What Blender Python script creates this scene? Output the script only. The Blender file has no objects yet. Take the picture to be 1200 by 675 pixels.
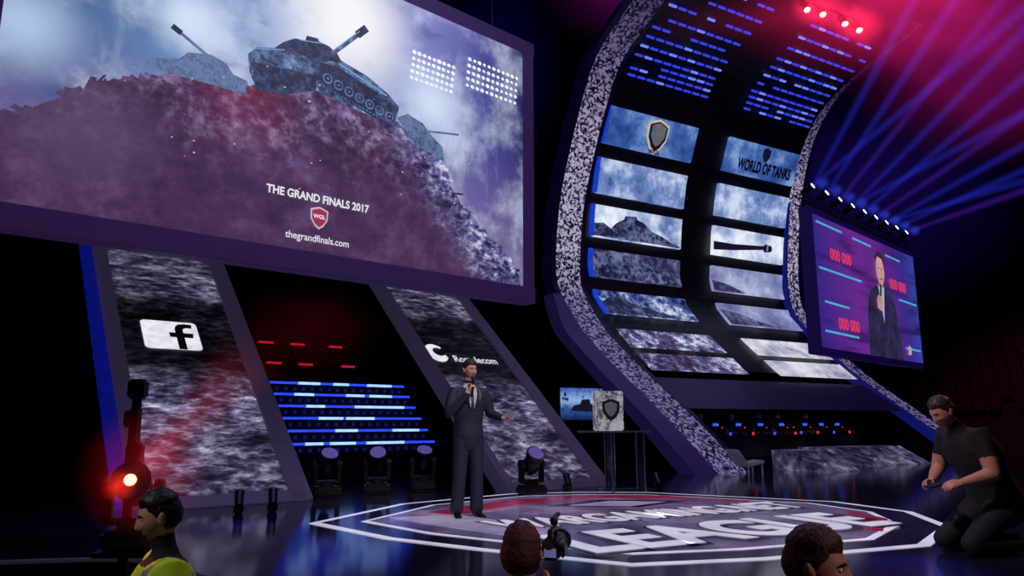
import bpy, bmesh, math, random
import numpy as np
from mathutils import Vector as V, Matrix, Euler, noise as mnoise
random.seed(4)
R=math.radians
scene=bpy.context.scene
COL=scene.collection
scene.view_settings.view_transform='Standard'
scene.view_settings.look='None'

# ------------------------------------------------------------------ materials
MATS={}
def lin(c):
    return tuple(((x/255.0)/12.92 if x/255.0<=0.04045 else ((x/255.0+0.055)/1.055)**2.4) for x in c)+(1.0,)
def newmat(name):
    m=bpy.data.materials.new(name); m.use_nodes=True
    nt=m.node_tree; nt.nodes.clear()
    out=nt.nodes.new('ShaderNodeOutputMaterial')
    return m,nt,out
def mat(name,rgb,rough=0.5,metal=0.0,es=0.0,ergb=None,nscale=12.0,namt=0.18,trans=0.0,bump=0.0,spec=None):
    """principled surface with a procedural colour variation"""
    if name in MATS: return MATS[name]
    m,nt,out=newmat(name)
    b=nt.nodes.new('ShaderNodeBsdfPrincipled'); nt.links.new(b.outputs[0],out.inputs[0])
    tc=nt.nodes.new('ShaderNodeTexCoord'); n=nt.nodes.new('ShaderNodeTexNoise'); n.inputs['Scale'].default_value=nscale
    n.inputs['Detail'].default_value=4
    nt.links.new(tc.outputs['Object'],n.inputs['Vector'])
    r=nt.nodes.new('ShaderNodeValToRGB'); c=lin(rgb)
    r.color_ramp.elements[0].position=0.3; r.color_ramp.elements[1].position=0.7
    r.color_ramp.elements[0].color=tuple(x*(1-namt) for x in c[:3])+(1,)
    r.color_ramp.elements[1].color=tuple(min(1,x*(1+namt)) for x in c[:3])+(1,)
    nt.links.new(n.outputs['Fac'],r.inputs[0]); nt.links.new(r.outputs[0],b.inputs['Base Color'])
    b.inputs['Roughness'].default_value=rough; b.inputs['Metallic'].default_value=metal
    if spec: b.inputs['IOR'].default_value=spec
    if trans: b.inputs['Transmission Weight'].default_value=trans; b.inputs['IOR'].default_value=1.05
    if es:
        b.inputs['Emission Color'].default_value=lin(ergb or rgb); b.inputs['Emission Strength'].default_value=es
    if bump:
        bp=nt.nodes.new('ShaderNodeBump'); bp.inputs['Strength'].default_value=bump; bp.inputs['Distance'].default_value=0.01
        nt.links.new(n.outputs['Fac'],bp.inputs['Height']); nt.links.new(bp.outputs[0],b.inputs['Normal'])
    MATS[name]=m; return m
def ramp(nt,fac,stops,interp='LINEAR'):
    r=nt.nodes.new('ShaderNodeValToRGB'); e=r.color_ramp.elements; r.color_ramp.interpolation=interp
    while len(e)<len(stops): e.new(0.5)
    for el,(p,c) in zip(e,stops): el.position=p; el.color=c if len(c)==4 else lin(c)
    nt.links.new(fac,r.inputs[0]); return r.outputs[0]
def mixc(nt,fac,a,b,mode='MIX'):
    m=nt.nodes.new('ShaderNodeMix'); m.data_type='RGBA'; m.blend_type=mode
    for sock,val in ((m.inputs[0],fac),(m.inputs[6],a),(m.inputs[7],b)):
        if hasattr(val,'links'): nt.links.new(val,sock)
        elif isinstance(val,(int,float)): sock.default_value=val
        else: sock.default_value=val if len(val)==4 else lin(val)
    return m.outputs[2]
def math_(nt,op,a,b=None):
    m=nt.nodes.new('ShaderNodeMath'); m.operation=op
    for i,v in enumerate((a,b)):
        if v is None: continue
        if hasattr(v,'links'): nt.links.new(v,m.inputs[i])
        else: m.inputs[i].default_value=v
    return m.outputs[0]
def coords(nt):
    return nt.nodes.new('ShaderNodeTexCoord').outputs['Object']
def noise(nt,vec,scale,detail=6,rough=0.6,dist=0.0,stretch=None):
    if stretch:
        mp=nt.nodes.new('ShaderNodeMapping'); mp.inputs['Scale'].default_value=stretch
        nt.links.new(vec,mp.inputs['Vector']); vec=mp.outputs[0]
    n=nt.nodes.new('ShaderNodeTexNoise'); n.inputs['Scale'].default_value=scale; n.inputs['Detail'].default_value=detail
    n.inputs['Roughness'].default_value=rough; n.inputs['Distortion'].default_value=dist
    nt.links.new(vec,n.inputs['Vector']); return n.outputs['Fac']
def rubble(nt,vec,scale,stretch=None,detail=12,rough=.74):
    """debris picture: fine fractal detail, ridged cracks and a faint facetted structure"""
    if stretch:
        mp=nt.nodes.new('ShaderNodeMapping'); mp.inputs['Scale'].default_value=stretch
        nt.links.new(vec,mp.inputs['Vector']); vec=mp.outputs[0]
    v=nt.nodes.new('ShaderNodeTexVoronoi'); v.inputs['Scale'].default_value=scale*3.2
    warp=nt.nodes.new('ShaderNodeVectorMath'); warp.operation='ADD'
    n0=nt.nodes.new('ShaderNodeTexNoise'); n0.inputs['Scale'].default_value=scale*1.5; n0.inputs['Detail'].default_value=8; n0.inputs['Roughness'].default_value=.7
    nt.links.new(vec,n0.inputs['Vector'])
    sc=nt.nodes.new('ShaderNodeVectorMath'); sc.operation='SCALE'; sc.inputs['Scale'].default_value=1.1/scale
    nt.links.new(n0.outputs['Color'],sc.inputs[0]); nt.links.new(vec,warp.inputs[0]); nt.links.new(sc.outputs[0],warp.inputs[1])
    nt.links.new(warp.outputs[0],v.inputs['Vector'])
    a=math_(nt,'MULTIPLY',v.outputs['Distance'],.20)
    n=noise(nt,vec,scale,detail,rough)
    rd=noise(nt,vec,scale*1.7,6,.6,0,(1,1.3,1.3))
    ridge=math_(nt,'MULTIPLY',math_(nt,'ABSOLUTE',math_(nt,'SUBTRACT',rd,.5)),-.8)
    n2=noise(nt,vec,scale*.35,3,.5)
    b=math_(nt,'MULTIPLY',n,.85); s=math_(nt,'ADD',a,b); s=math_(nt,'ADD',s,math_(nt,'MULTIPLY',n2,.35)); s=math_(nt,'ADD',s,ridge)
    return math_(nt,'SUBTRACT',s,.115)
def blob(nt,vec,c,r0,r1,squash=None):
    if squash:
        mp=nt.nodes.new('ShaderNodeMapping'); mp.inputs['Scale'].default_value=squash
        nt.links.new(vec,mp.inputs['Vector']); vec=mp.outputs[0]; c=tuple(a*b for a,b in zip(c,squash))
    d=nt.nodes.new('ShaderNodeVectorMath'); d.operation='DISTANCE'; nt.links.new(vec,d.inputs[0]); d.inputs[1].default_value=c
    return mrange(nt,d.outputs['Value'],r0,r1,1,0)
def axis(nt,vec,ax):
    s=nt.nodes.new('ShaderNodeSeparateXYZ'); nt.links.new(vec,s.inputs[0]); return s.outputs[ax]
def mrange(nt,x,a,b,c=0.0,d=1.0,smooth=True):
    mr=nt.nodes.new('ShaderNodeMapRange')
    if smooth: mr.interpolation_type='SMOOTHSTEP'
    for i,v in enumerate((a,b,c,d)): mr.inputs[i+1].default_value=v
    nt.links.new(x,mr.inputs[0]); return mr.outputs[0]
def emit_out(nt,out,col,strength):
    """LED tile surface: emission plus faint plastic reflection"""
    b=nt.nodes.new('ShaderNodeBsdfPrincipled'); b.inputs['Base Color'].default_value=(0.01,0.01,0.012,1)
    b.inputs['Roughness'].default_value=0.45
    nt.links.new(col,b.inputs['Emission Color']); b.inputs['Emission Strength'].default_value=strength
    nt.links.new(b.outputs[0],out.inputs[0])
def led(name,stops,scale=3.0,strength=1.0,detail=7,dist=0.0,stretch=None,mask=None,rough=0.65,rub=False):
    if name in MATS: return MATS[name]
    m,nt,out=newmat(name); vec=coords(nt)
    fac=rubble(nt,vec,scale,stretch) if rub else noise(nt,vec,scale,detail,rough,dist,stretch)
    col=ramp(nt,fac,stops)
    if mask:
        ax,st=mask
        x=axis(nt,vec,ax); lo,hi=st[0][0],st[-1][0]
        f=mrange(nt,x,lo,hi,0,1,False)
        mk=ramp(nt,f,[((p-lo)/(hi-lo),(v,v,v,1)) for p,v in st])
        col=mixc(nt,1.0,col,mk,'MULTIPLY')
    emit_out(nt,out,col,strength); MATS[name]=m; return m
def flat(name,rgb,es=1.0):
    return led(name,[(0.35,tuple(x*0.88 for x in rgb)),(0.65,rgb)],scale=5,strength=es,detail=3)
def volume_emit(name,rgb,density):
    """glowing haze cloud: brightest at the centre of a unit sphere, fading to nothing at its edge"""
    if name in MATS: return MATS[name]
    m,nt,out=newmat(name)
    e=nt.nodes.new('ShaderNodeEmission'); e.inputs[0].default_value=lin(rgb)
    vec=coords(nt); g=blob(nt,vec,(0,0,0),0.0,1.0); n=noise(nt,vec,2.2,3,0.5)
    d=math_(nt,'MULTIPLY',math_(nt,'MULTIPLY',g,mrange(nt,n,0.3,0.7,0.5,1.3)),density)
    nt.links.new(d,e.inputs[1]); nt.links.new(e.outputs[0],out.inputs['Volume']); MATS[name]=m; return m
def beam_mat(name,rgb,density,L,r0,r1,power=1.0):
    """light shaft in haze: soft across its width, fading along its length (local +z)"""
    if name in MATS: return MATS[name]
    m,nt,out=newmat(name); e=nt.nodes.new('ShaderNodeEmission'); e.inputs[0].default_value=lin(rgb)
    vec=coords(nt); z=axis(nt,vec,2)
    f=nt.nodes.new('ShaderNodeVectorMath'); f.operation='MULTIPLY'; nt.links.new(vec,f.inputs[0]); f.inputs[1].default_value=(1,1,0)
    l=nt.nodes.new('ShaderNodeVectorMath'); l.operation='LENGTH'; nt.links.new(f.outputs[0],l.inputs[0])
    rad=math_(nt,'ADD',math_(nt,'MULTIPLY',z,(r1-r0)/L),r0)
    q=math_(nt,'DIVIDE',l.outputs['Value'],rad)
    a=mrange(nt,q,0,1,1,0); b=math_(nt,'POWER',mrange(nt,z,0,L,1,0,False),power)
    d=math_(nt,'MULTIPLY',math_(nt,'MULTIPLY',a,b),density)
    nt.links.new(d,e.inputs[1]); nt.links.new(e.outputs[0],out.inputs['Volume']); MATS[name]=m; return m

# ------------------------------------------------------------------ geometry helpers
def empty(name,loc=(0,0,0),rot=(0,0,0)):
    o=bpy.data.objects.new(name,None); o.empty_display_size=0.2; COL.objects.link(o)
    o.location=loc; o.rotation_euler=rot; return o
def obj(name,verts,faces,mats,parent=None,loc=None,rot=None,smooth=False,midx=None):
    me=bpy.data.meshes.new(name); me.from_pydata([tuple(v) for v in verts],[],faces); me.update()
    for m in (mats if isinstance(mats,(list,tuple)) else [mats]): me.materials.append(m)
    if midx is not None: me.polygons.foreach_set('material_index',midx)
    if smooth: me.polygons.foreach_set('use_smooth',[True]*len(me.polygons))
    o=bpy.data.objects.new(name,me); COL.objects.link(o)
    if parent: o.parent=parent
    if loc: o.location=loc
    if rot: o.rotation_euler=rot
    return o
class MB:
    """mesh builder collecting many shaped pieces into one mesh"""
    def __init__(s): s.v=[];s.f=[];s.m=[]
    def add(s,v,f,m=0):
        k=len(s.v); s.v+= [tuple(x) for x in v]; s.f+=[tuple(i+k for i in q) for q in f]; s.m+=[m]*len(f)
    def box(s,c,d,m=0,rot=None,bev=0.0):
        x,y,z=[q/2 for q in d]
        if bev:
            b=min(bev,x*.9,y*.9,z*.9)
            bm=bmesh.new(); bmesh.ops.create_cube(bm,size=1)
            for v in bm.verts: v.co=V((v.co.x*2*x,v.co.y*2*y,v.co.z*2*z))
            bmesh.ops.bevel(bm,geom=bm.edges[:],offset=b,segments=2,affect='EDGES')
            vs=[v.co.copy() for v in bm.verts]; bm.verts.index_update(); fs=[tuple(v.index for v in f.verts) for f in bm.faces]; bm.free()
        else:
            vs=[V((i*x,j*y,k*z)) for i in(-1,1) for j in(-1,1) for k in(-1,1)]
            fs=[(0,1,3,2),(4,6,7,5),(0,4,5,1),(2,3,7,6),(0,2,6,4),(1,5,7,3)]
        M=Matrix.Translation(V(c)) @ (Euler(rot).to_matrix().to_4x4() if rot else Matrix())
        s.add([M@v for v in vs],fs,m)
    def cyl(s,p,q,r0,r1=None,n=12,m=0,cap=True):
        p,q=V(p),V(q); r1=r0 if r1 is None else r1
        t=(q-p).normalized(); a=t.orthogonal().normalized(); b=t.cross(a)
        vs=[];fs=[]
        for c,r in((p,r0),(q,r1)):
            for i in range(n):
                an=2*math.pi*i/n; vs.append(c+a*(r*math.cos(an))+b*(r*math.sin(an)))
        for i in range(n): fs.append((i,(i+1)%n,n+(i+1)%n,n+i))
        if cap: fs.append(tuple(range(n-1,-1,-1))); fs.append(tuple(range(n,2*n)))
        s.add(vs,fs,m)
    def sphere(s,c,r,m=0,n=12,k=8):
        rx,ry,rz=(r,r,r) if isinstance(r,(int,float)) else r
        vs=[(c[0],c[1],c[2]+rz)]
        for j in range(1,k):
            ph=math.pi*j/k
            for i in range(n):
                a=2*math.pi*i/n; vs.append((c[0]+rx*math.sin(ph)*math.cos(a),c[1]+ry*math.sin(ph)*math.sin(a),c[2]+rz*math.cos(ph)))
        vs.append((c[0],c[1],c[2]-rz)); fs=[]
        for i in range(n): fs.append((0,1+i,1+(i+1)%n))
        for j in range(k-2):
            for i in range(n): fs.append((1+j*n+i,1+(j+1)*n+i,1+(j+1)*n+(i+1)%n,1+j*n+(i+1)%n))
        L=len(vs)-1
        for i in range(n): fs.append((L,1+(k-2)*n+(i+1)%n,1+(k-2)*n+i))
        s.add(vs,fs,m)
    def make(s,name,mats,parent=None,loc=None,rot=None,smooth=False):
        return obj(name,s.v,s.f,mats,parent,loc,rot,smooth,s.m)
def poly(name,pts,y,m,parent):
    """flat picture element in a screen's own (x,z) plane, facing -y"""
    return obj(name,[(p[0],y,p[1]) for p in pts],[tuple(range(len(pts)))],m,parent)
def text(name,body,width,loc,rot,m,parent,bold=0.02,hfac=None,extr=0.0):
    cu=bpy.data.curves.new(name,'FONT'); cu.body=body; cu.align_x='CENTER'; cu.align_y='CENTER'; cu.offset=bold; cu.size=1; cu.extrude=extr
    o=bpy.data.objects.new(name,cu); COL.objects.link(o); cu.materials.append(m)
    bpy.context.view_layer.update()
    s=width/max(o.dimensions.x,1e-3); o.scale=(s,s*(hfac or 1),s); o.parent=parent; o.location=loc; o.rotation_euler=rot
    return o
def keep(o,p):
    o.parent=p; o.matrix_parent_inverse=Matrix.LocRotScale(p.location,p.rotation_euler,p.scale).inverted()

# ------------------------------------------------------------------ camera
cam=bpy.data.cameras.new('camera'); cam.sensor_width=36; cam.lens=26.01; cam.clip_end=300
co=bpy.data.objects.new('camera',cam); COL.objects.link(co); co.location=(0,0,1.1); co.rotation_euler=(R(90+10.297),0,0)
scene.camera=co
w=bpy.data.worlds.new('arena_dark'); scene.world=w; w.use_nodes=True
w.node_tree.nodes['Background'].inputs[0].default_value=(0.010,0.008,0.03,1); w.node_tree.nodes['Background'].inputs[1].default_value=0.35

# ------------------------------------------------------------------ common materials
black=mat('matte_black',(12,12,16),0.55)
darkmetal=mat('dark_metal',(24,24,32),0.4,0.6)
floor_m=mat('stage_gloss',(34,32,56),0.11,0.0,nscale=1.2,namt=0.35,spec=1.9)
ground_m=mat('ground_dark',(10,9,13),0.8)
wall_m=mat('arena_dark_wall',(13,10,20),0.9,nscale=0.6)
white_led=flat('led_white',(240,240,250),1.0)

# ------------------------------------------------------------------ room
def slab(name,pts,z0,z1,m):
    n=len(pts); vs=[(p[0],p[1],z0) for p in pts]+[(p[0],p[1],z1) for p in pts]
    fs=[tuple(range(n-1,-1,-1)),tuple(range(n,2*n))]+[(i,(i+1)%n,n+(i+1)%n,n+i) for i in range(n)]
    return obj(name,vs,fs,m)
def cr(pts,n=8):
    out=[]
    for i in range(len(pts)-1):
        p0=V(pts[max(i-1,0)]);p1=V(pts[i]);p2=V(pts[i+1]);p3=V(pts[min(i+2,len(pts)-1)])
        for k in range(n):
            t=k/n; out.append(0.5*((2*p1)+(-p0+p2)*t+(2*p0-5*p1+4*p2-p3)*t*t+(-p0+3*p1-3*p2+p3)*t**3))
    out.append(V(pts[-1])); return out
front=cr([(-14,5.6),(-6,5.95),(-4.3,6.1),(-3.1,6.25),(-2.4,5.75),(-1.4,5.25),(2,4.95),(8,4.9),(16,5.2)],6)
slab('floor',[tuple(p) for p in front]+[(40,5.2),(40,52),(-24,52),(-24,5.6)],-1.0,0.0,floor_m)
slab('ground',[(-24,-6),(40,-6),(40,52),(-24,52)],-1.1,-1.0,ground_m)
rim=MB()
for i in range(len(front)-1):
    a,b=front[i],front[i+1]
    if a.x>-1.2 or a.x<-9: continue
    rim.cyl((a.x,a.y-0.02,0.015),(b.x,b.y-0.02,0.015),0.018,n=8)
rim.make('trim_1',[mat('stage_rim',(150,140,165),0.3,0.4,es=0.03)])
slab('wall_back',[(-24,52),(40,52),(40,52.3),(-24,52.3)],-1,24,wall_m)
slab('wall_right',[(40,-6),(40.3,-6),(40.3,52),(40,52)],-1,24,wall_m)
slab('wall_left',[(-24.3,-6),(-24,-6),(-24,52),(-24.3,52)],-1,24,wall_m)
slab('ceiling',[(-24,-6),(40,-6),(40,52),(-24,52)],24,24.3,wall_m)

# ------------------------------------------------------------------ big screen
BS=empty('led_screen',(0.33,13,0),(0,0,math.atan2(.663,.749)))
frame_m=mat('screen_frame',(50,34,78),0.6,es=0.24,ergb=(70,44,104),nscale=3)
m,nt,out=newmat('screen_sky'); vec=coords(nt)
c0=ramp(nt,mrange(nt,axis(nt,vec,0),-8.1,-0.2,0,1,False),[(0,(44,76,130)),(0.25,(108,144,196)),(0.5,(192,204,236)),(0.72,(128,132,200)),(0.9,(70,68,150)),(1,(36,36,105))])
low=mrange(nt,axis(nt,vec,2),6.3,3.8)
c0=mixc(nt,low,c0,(118,104,158))
cl=noise(nt,vec,.75,9,0.62)
c0=mixc(nt,mrange(nt,cl,0.44,0.68,0,.7),c0,(214,224,248))
cd=noise(nt,vec,1.1,9,0.6,0,(1,1,1.6))
c0=mixc(nt,mrange(nt,cd,0.50,0.70,0,.6),c0,(64,82,134))
streak=noise(nt,vec,1.3,4,.5,0,(1.6,1,.35))
c0=mixc(nt,mrange(nt,streak,.55,.75,0,.35),c0,(230,238,255))
c0=mixc(nt,blob(nt,vec,(-3.8,0,7.2),0.1,1.5),c0,(255,255,255))
c0=mixc(nt,blob(nt,vec,(-2.2,0,6.3),0.0,1.0),c0,(215,232,255))
c0=mixc(nt,blob(nt,vec,(-6.1,0,6.3),0.0,0.7),c0,(215,232,255))
c0=mixc(nt,blob(nt,vec,(-7.9,0,5.6),0.0,0.9),c0,(180,204,240))
c0=mixc(nt,blob(nt,vec,(-8,0,7.4),0.1,1.7),c0,(30,50,100))
emit_out(nt,out,c0,0.90); sky_m=m
m,nt,out=newmat('screen_hill'); vec=coords(nt)
rock=ramp(nt,rubble(nt,vec,1.9),[(0.30,(16,10,26)),(0.44,(46,24,52)),(0.56,(82,54,90)),(0.68,(134,114,156)),(.80,(205,192,222))])
plain=ramp(nt,rubble(nt,vec,1.0),[(0.28,(46,28,58)),(0.55,(74,48,86)),(.78,(104,76,120))])
hz=mrange(nt,axis(nt,vec,2),4.2,5.5)
c0=mixc(nt,hz,plain,rock)
dgl=math_(nt,'ADD',axis(nt,vec,0),math_(nt,'MULTIPLY',axis(nt,vec,2),.9))   # follows the right-hand slope
edge=mrange(nt,dgl,1.5,2.7)
rockb=ramp(nt,rubble(nt,vec,2.6,(1,1,1.3)),[(0.32,(16,16,38)),(0.46,(48,44,86)),(0.58,(104,104,160)),(0.72,(225,226,250))])
c0=mixc(nt,edge,c0,rockb)
redb=blob(nt,vec,(-5.3,0,5.5),0.1,1.0)
c0=mixc(nt,math_(nt,'MULTIPLY',redb,.5),c0,mixc(nt,0.45,c0,(170,36,66)))
c0=mixc(nt,math_(nt,'MULTIPLY',blob(nt,vec,(-7.2,0,4.6),0.0,1.3),.35),c0,(120,100,140))   # ground mist
emit_out(nt,out,c0,0.90); hill_m=m
mb=MB(); mb.box((-4.15,0.16,5.69),(8.5,0.28,5.02),0,bev=0.02)
mb.box((-4.15,0.01,3.33),(8.5,0.06,0.28),0); mb.box((-4.15,0.01,8.06),(8.5,0.06,0.26),0)
mb.box((-8.25,0.01,5.7),(0.3,0.06,4.5),0); mb.box((-0.05,0.01,5.7),(0.26,0.06,4.5),0)
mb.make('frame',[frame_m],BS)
poly('display',[(-8.1,3.47),(-0.18,3.47),(-0.18,7.93),(-8.1,7.93)],-0.0,sky_m,BS)
ridge=[(-8.1,4.5),(-7.69,4.6),(-7.38,4.9),(-7.04,5.15),(-6.77,5.27),(-6.53,5.4),(-6.1,5.5),(-5.6,5.55),(-5.17,5.69),(-4.8,5.7),(-4.29,5.97),(-3.87,5.86),(-3.27,5.8),(-2.87,5.8),(-2.48,5.7),(-2.04,5.4),(-1.85,5.05),(-1.59,4.69),(-1.25,4.42),(-0.93,4.21),(-0.7,3.98),(-0.44,3.83),(-0.28,3.6),(-0.24,3.47)]
rr=[]
for i in range(len(ridge)-1):
    a,b=ridge[i],ridge[i+1]
    for k in range(9):
        t=k/9; j=0 if k==0 else random.uniform(-.05,.05); rr.append((a[0]+(b[0]-a[0])*t,a[1]+(b[1]-a[1])*t+j))
rr.append(ridge[-1])
poly('rubble_hill',rr+[(-8.1,3.47)],-0.012,hill_m,BS)
mb=MB()   # broken slabs and beams sticking out of the debris ridge
for k in range(60):
    i=random.randrange(len(ridge)-2); t=random.random(); a,b=ridge[i],ridge[i+1]
    x=a[0]+(b[0]-a[0])*t; z=a[1]+(b[1]-a[1])*t-.03; an=random.uniform(-.9,.9)+(.5 if x<-3 else -.7); L=random.uniform(.07,.2); wd=random.uniform(.012,.045)
    if x+L>-.25 or x-L<-8.05: continue
    c,s=math.cos(an),math.sin(an); q=[(-L,-wd),(L,-wd*.6),(L*.9,wd),(-L*.8,wd*1.2)]
    mb.add([(x+u*c-v*s,-.015,z+u*s+v*c) for u,v in q],[(0,1,2,3)])
mb.make('ridge_debris',[hill_m],BS)
tk=led('tank_body',[(0.30,(20,22,42)),(0.45,(46,56,88)),(0.60,(88,112,156)),(.76,(165,200,235))],3,0.9,rub=True)
tk2=led('tank_far',[(0.35,(54,68,104)),(0.6,(104,126,168))],5,0.9,rub=True)
tkd=led('tank_dark',[(.32,(20,22,42)),(.55,(38,44,72)),(.75,(84,96,136))],4,0.9,rub=True); tkl=flat('tank_light',(130,175,225),0.9); tkw=led('tank_wheel',[(.35,(54,72,110)),(.65,(104,134,182))],9,.9)
poly('tank_hull',[(-5.32,6.1),(-5.2,6.24),(-4.84,6.36),(-4.3,6.5),(-3.97,6.5),(-3.45,6.38),(-3.06,6.2),(-2.86,6.04),(-2.93,5.74),(-3.27,5.74),(-3.87,5.8),(-4.29,5.88),(-4.8,5.66),(-5.17,5.62),(-5.28,5.85)],-0.02,tk,BS)
poly('tank_lower_plate',[(-5.28,6.0),(-4.3,6.12),(-4.29,5.88),(-4.8,5.66),(-5.17,5.62)],-0.0205,tkd,BS)
poly('tank_turret',[(-4.95,6.32),(-4.82,6.46),(-4.66,6.57),(-4.5,6.6),(-4.48,6.68),(-4.3,6.70),(-4.28,6.66),(-4.12,6.64),(-3.98,6.57),(-3.9,6.46),(-4.2,6.38)],-0.026,tkd,BS)
def bar(name,p,q,wd,m,y=-0.024,parent=BS):
    d=(V(q)-V(p)).normalized(); n=V((-d.y,d.x))*wd/2; p,q=V(p),V(q)
    return poly(name,[p-n,q-n,q+n,p+n],y,m,parent)
bar('tank_gun',(-4.1,6.5),(-3.56,7.1),0.07,tk); bar('gun_muzzle',(-3.66,6.99),(-3.5,7.17),0.12,tkd,-0.028); bar('gun_light_edge',(-4.07,6.57),(-3.62,7.07),0.015,tkl,-0.029)
poly('tank_track',[(-4.25,6.34),(-3.95,6.36),(-3.1,6.12),(-2.9,6.0),(-2.95,5.76),(-3.3,5.74),(-4.1,5.95),(-4.28,6.1)],-0.024,tkd,BS)
mb=MB()
for i in range(7):
    x=-4.12+i*0.18; z=6.12-i*0.048
    for r,mi,yy in((0.082,0,-.030),(0.055,1,-.033),(0.022,0,-.036)):
        mb.add([(x+r*math.cos(a*math.pi/8),yy,z+r*math.sin(a*math.pi/8)) for a in range(16)],[tuple(range(16))],mi)
for i in range(22):
    x=-4.2+i*.061; z=6.0-i*.0135-.03; mb.add([(x,-.031,z),(x+.04,-.031,z-.008),(x+.04,-.031,z+.012),(x,-.031,z+.02)],[(0,1,2,3)],0)
mb.make('tank_wheels',[tkw,tkd],BS)
bar('tank_highlight_b',(-3.95,6.42),(-3.1,6.16),0.025,tkl,-0.03); bar('tank_highlight_c',(-4.6,6.57),(-4.2,6.65),0.015,tkl,-0.03); bar('tank_highlight_d',(-5.25,6.2),(-4.8,6.34),0.015,tkl,-0.03)
poly('tank_second',[(-6.6,5.5),(-6.55,5.62),(-6.2,5.72),(-6.1,5.85),(-5.8,5.92),(-5.6,5.86),(-5.5,5.74),(-5.3,5.7),(-5.3,5.5)],-0.018,tk2,BS)
bar('tank_second_gun',(-5.8,5.86),(-6.28,6.12),0.045,tk2,-0.02); bar('tank_second_muzzle',(-6.2,6.08),(-6.32,6.14),0.08,tkd,-0.022)
poly('tank_third',[(-2.9,5.85),(-2.7,5.98),(-2.4,5.9),(-2.2,5.72),(-2.0,5.6),(-1.95,5.35),(-2.5,5.5)],-0.018,tk2,BS)
bar('tank_third_gun',(-2.35,5.78),(-1.66,5.9),0.035,tk2,-0.02)
mb=MB()
for (s0,z0,s1,z1,nx,nz) in ((-2.65,6.62,-1.85,7.08,9,5),(-1.5,6.85,-.4,7.35,11,5)):
    for i in range(nx):
        for k in range(nz):
            x=s0+(s1-s0)*i/(nx-1)+.012*k; z=z0+(z1-z0)*k/(nz-1); r=0.034+.012*random.random()
            mb.add([(x+r*math.cos(a*math.pi/4),-.03,z+r*.85*math.sin(a*math.pi/4)) for a in range(8)],[tuple(range(8))])
mb.make('floodlight_dots',[flat('flood_white',(240,246,255),1.1)],BS)
mb=MB()
for k in range(40):
    x=random.uniform(-6.4,-.6); z=random.uniform(4.3,6.6); r=random.uniform(.006,.015)
    mb.add([(x-r,-.032,z),(x,-.032,z-r),(x+r*1.6,-.032,z),(x,-.032,z+r)],[(0,1,2,3)])
mb.make('sparks',[flat('spark',(255,180,180),1.0)],BS)
RX=(R(90),0,0)
text('title_text','THE GRAND FINALS 2017',1.6,(-4.15,-.035,4.25),RX,white_led,BS,0.03,1.15)
text('url_text','thegrandfinals.com',0.98,(-4.15,-.035,3.66),RX,white_led,BS,0.01,1.1)
sh=lambda r,cx,cz:[(cx-r,cz+r*.8),(cx-r*.5,cz+r),(cx,cz+r*1.15),(cx+r*.5,cz+r),(cx+r,cz+r*.8),(cx+r*.95,cz-.2*r),(cx+r*.5,cz-.9*r),(cx,cz-1.25*r),(cx-r*.5,cz-.9*r),(cx-r*.95,cz-.2*r)]
red_led=flat('led_red',(170,50,84),0.9)
poly('emblem',sh(.14,-4.15,3.98),-.033,flat('emblem_pale',(215,190,210),.9),BS); poly('emblem_inner',sh(.115,-4.15,3.98),-.036,red_led,BS)
text('emblem_text','WGL',0.19,(-4.15,-.04,3.99),RX,white_led,BS,0.03)
mb=MB()
for s in (-7.5,-5.2,-2.9,-0.6):
    mb.cyl((s,0.4,8.1),(s,0.4,12.5),0.02,n=6)
for z in (3.6,5,6.4,7.8): mb.box((-4.15,0.36,z),(8.2,0.1,0.08))
mb.make('rigging',[darkmetal],BS)

# ------------------------------------------------------------------ sloping sponsor panels
grey_frame=mat('panel_frame',(94,84,112),0.5,0.2,es=0.17,ergb=(92,80,118),nscale=2)  # faint emission in place of stage light falling on the frames
blue_strip=flat('led_blue_strip',(14,24,150),0.5)
content1=led('panel_picture',[(0.32,(12,11,22)),(0.45,(36,33,54)),(0.55,(82,76,106)),(0.65,(150,144,180)),(.76,(235,233,248))],1.35,0.80,stretch=(1,2.1,1),
   mask=(1,[(0,.8),(1.3,.85),(2.0,1.25),(2.5,.9),(2.8,0.4),(3.0,.06),(4.8,.06),(5.15,.65),(6.9,.5)]),rub=True)
AX=math.atan2(.665,.746)
def panel(loc,glow,posts):
    p=empty('sponsor_panel',(loc[0],loc[1],0.0),(AX,0,math.atan2(.63,.777)))
    mb=MB(); mb.box((1.12,3.5,-.13),(2.3,7.0,.22),0,bev=.02)
    mb.box((0.06,3.5,0.0),(.16,7.0,.08),0); mb.box((2.12,3.5,0.0),(.3,7.0,.08),0); mb.box((1.1,.08,0.0),(2.2,.2,.08),0)
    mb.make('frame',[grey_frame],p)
    obj('picture',[(.14,.18,-.012),(1.97,.18,-.012),(1.97,6.95,-.012),(.14,6.95,-.012)],[(0,1,2,3)],content1,p)
    if glow:
        mb=MB(); mb.box((-.13,3.45,-.25),(.2,6.8,.06)); mb.make('side_glow',[blue_strip],p)
    mb=MB()
    for a,b in posts:
        up=Matrix.Rotation(-AX,3,'X')@V((0,0,1)); top=V((a,b,-.25)); L=b*.665-.17
        mb.cyl(top,top-up*L,0.04,n=8)
    mb.make('support_posts',[darkmetal],p)
    return p
P1=panel((-4.63,9.58),True,[(a,b) for a in(.3,1.9) for b in(2.4,4.4,6.2)]); P2=panel((-0.03,12.07),False,[(.3,2.4),(1.9,2.4),(2.0,4.4),(2.1,6.4)])
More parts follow.
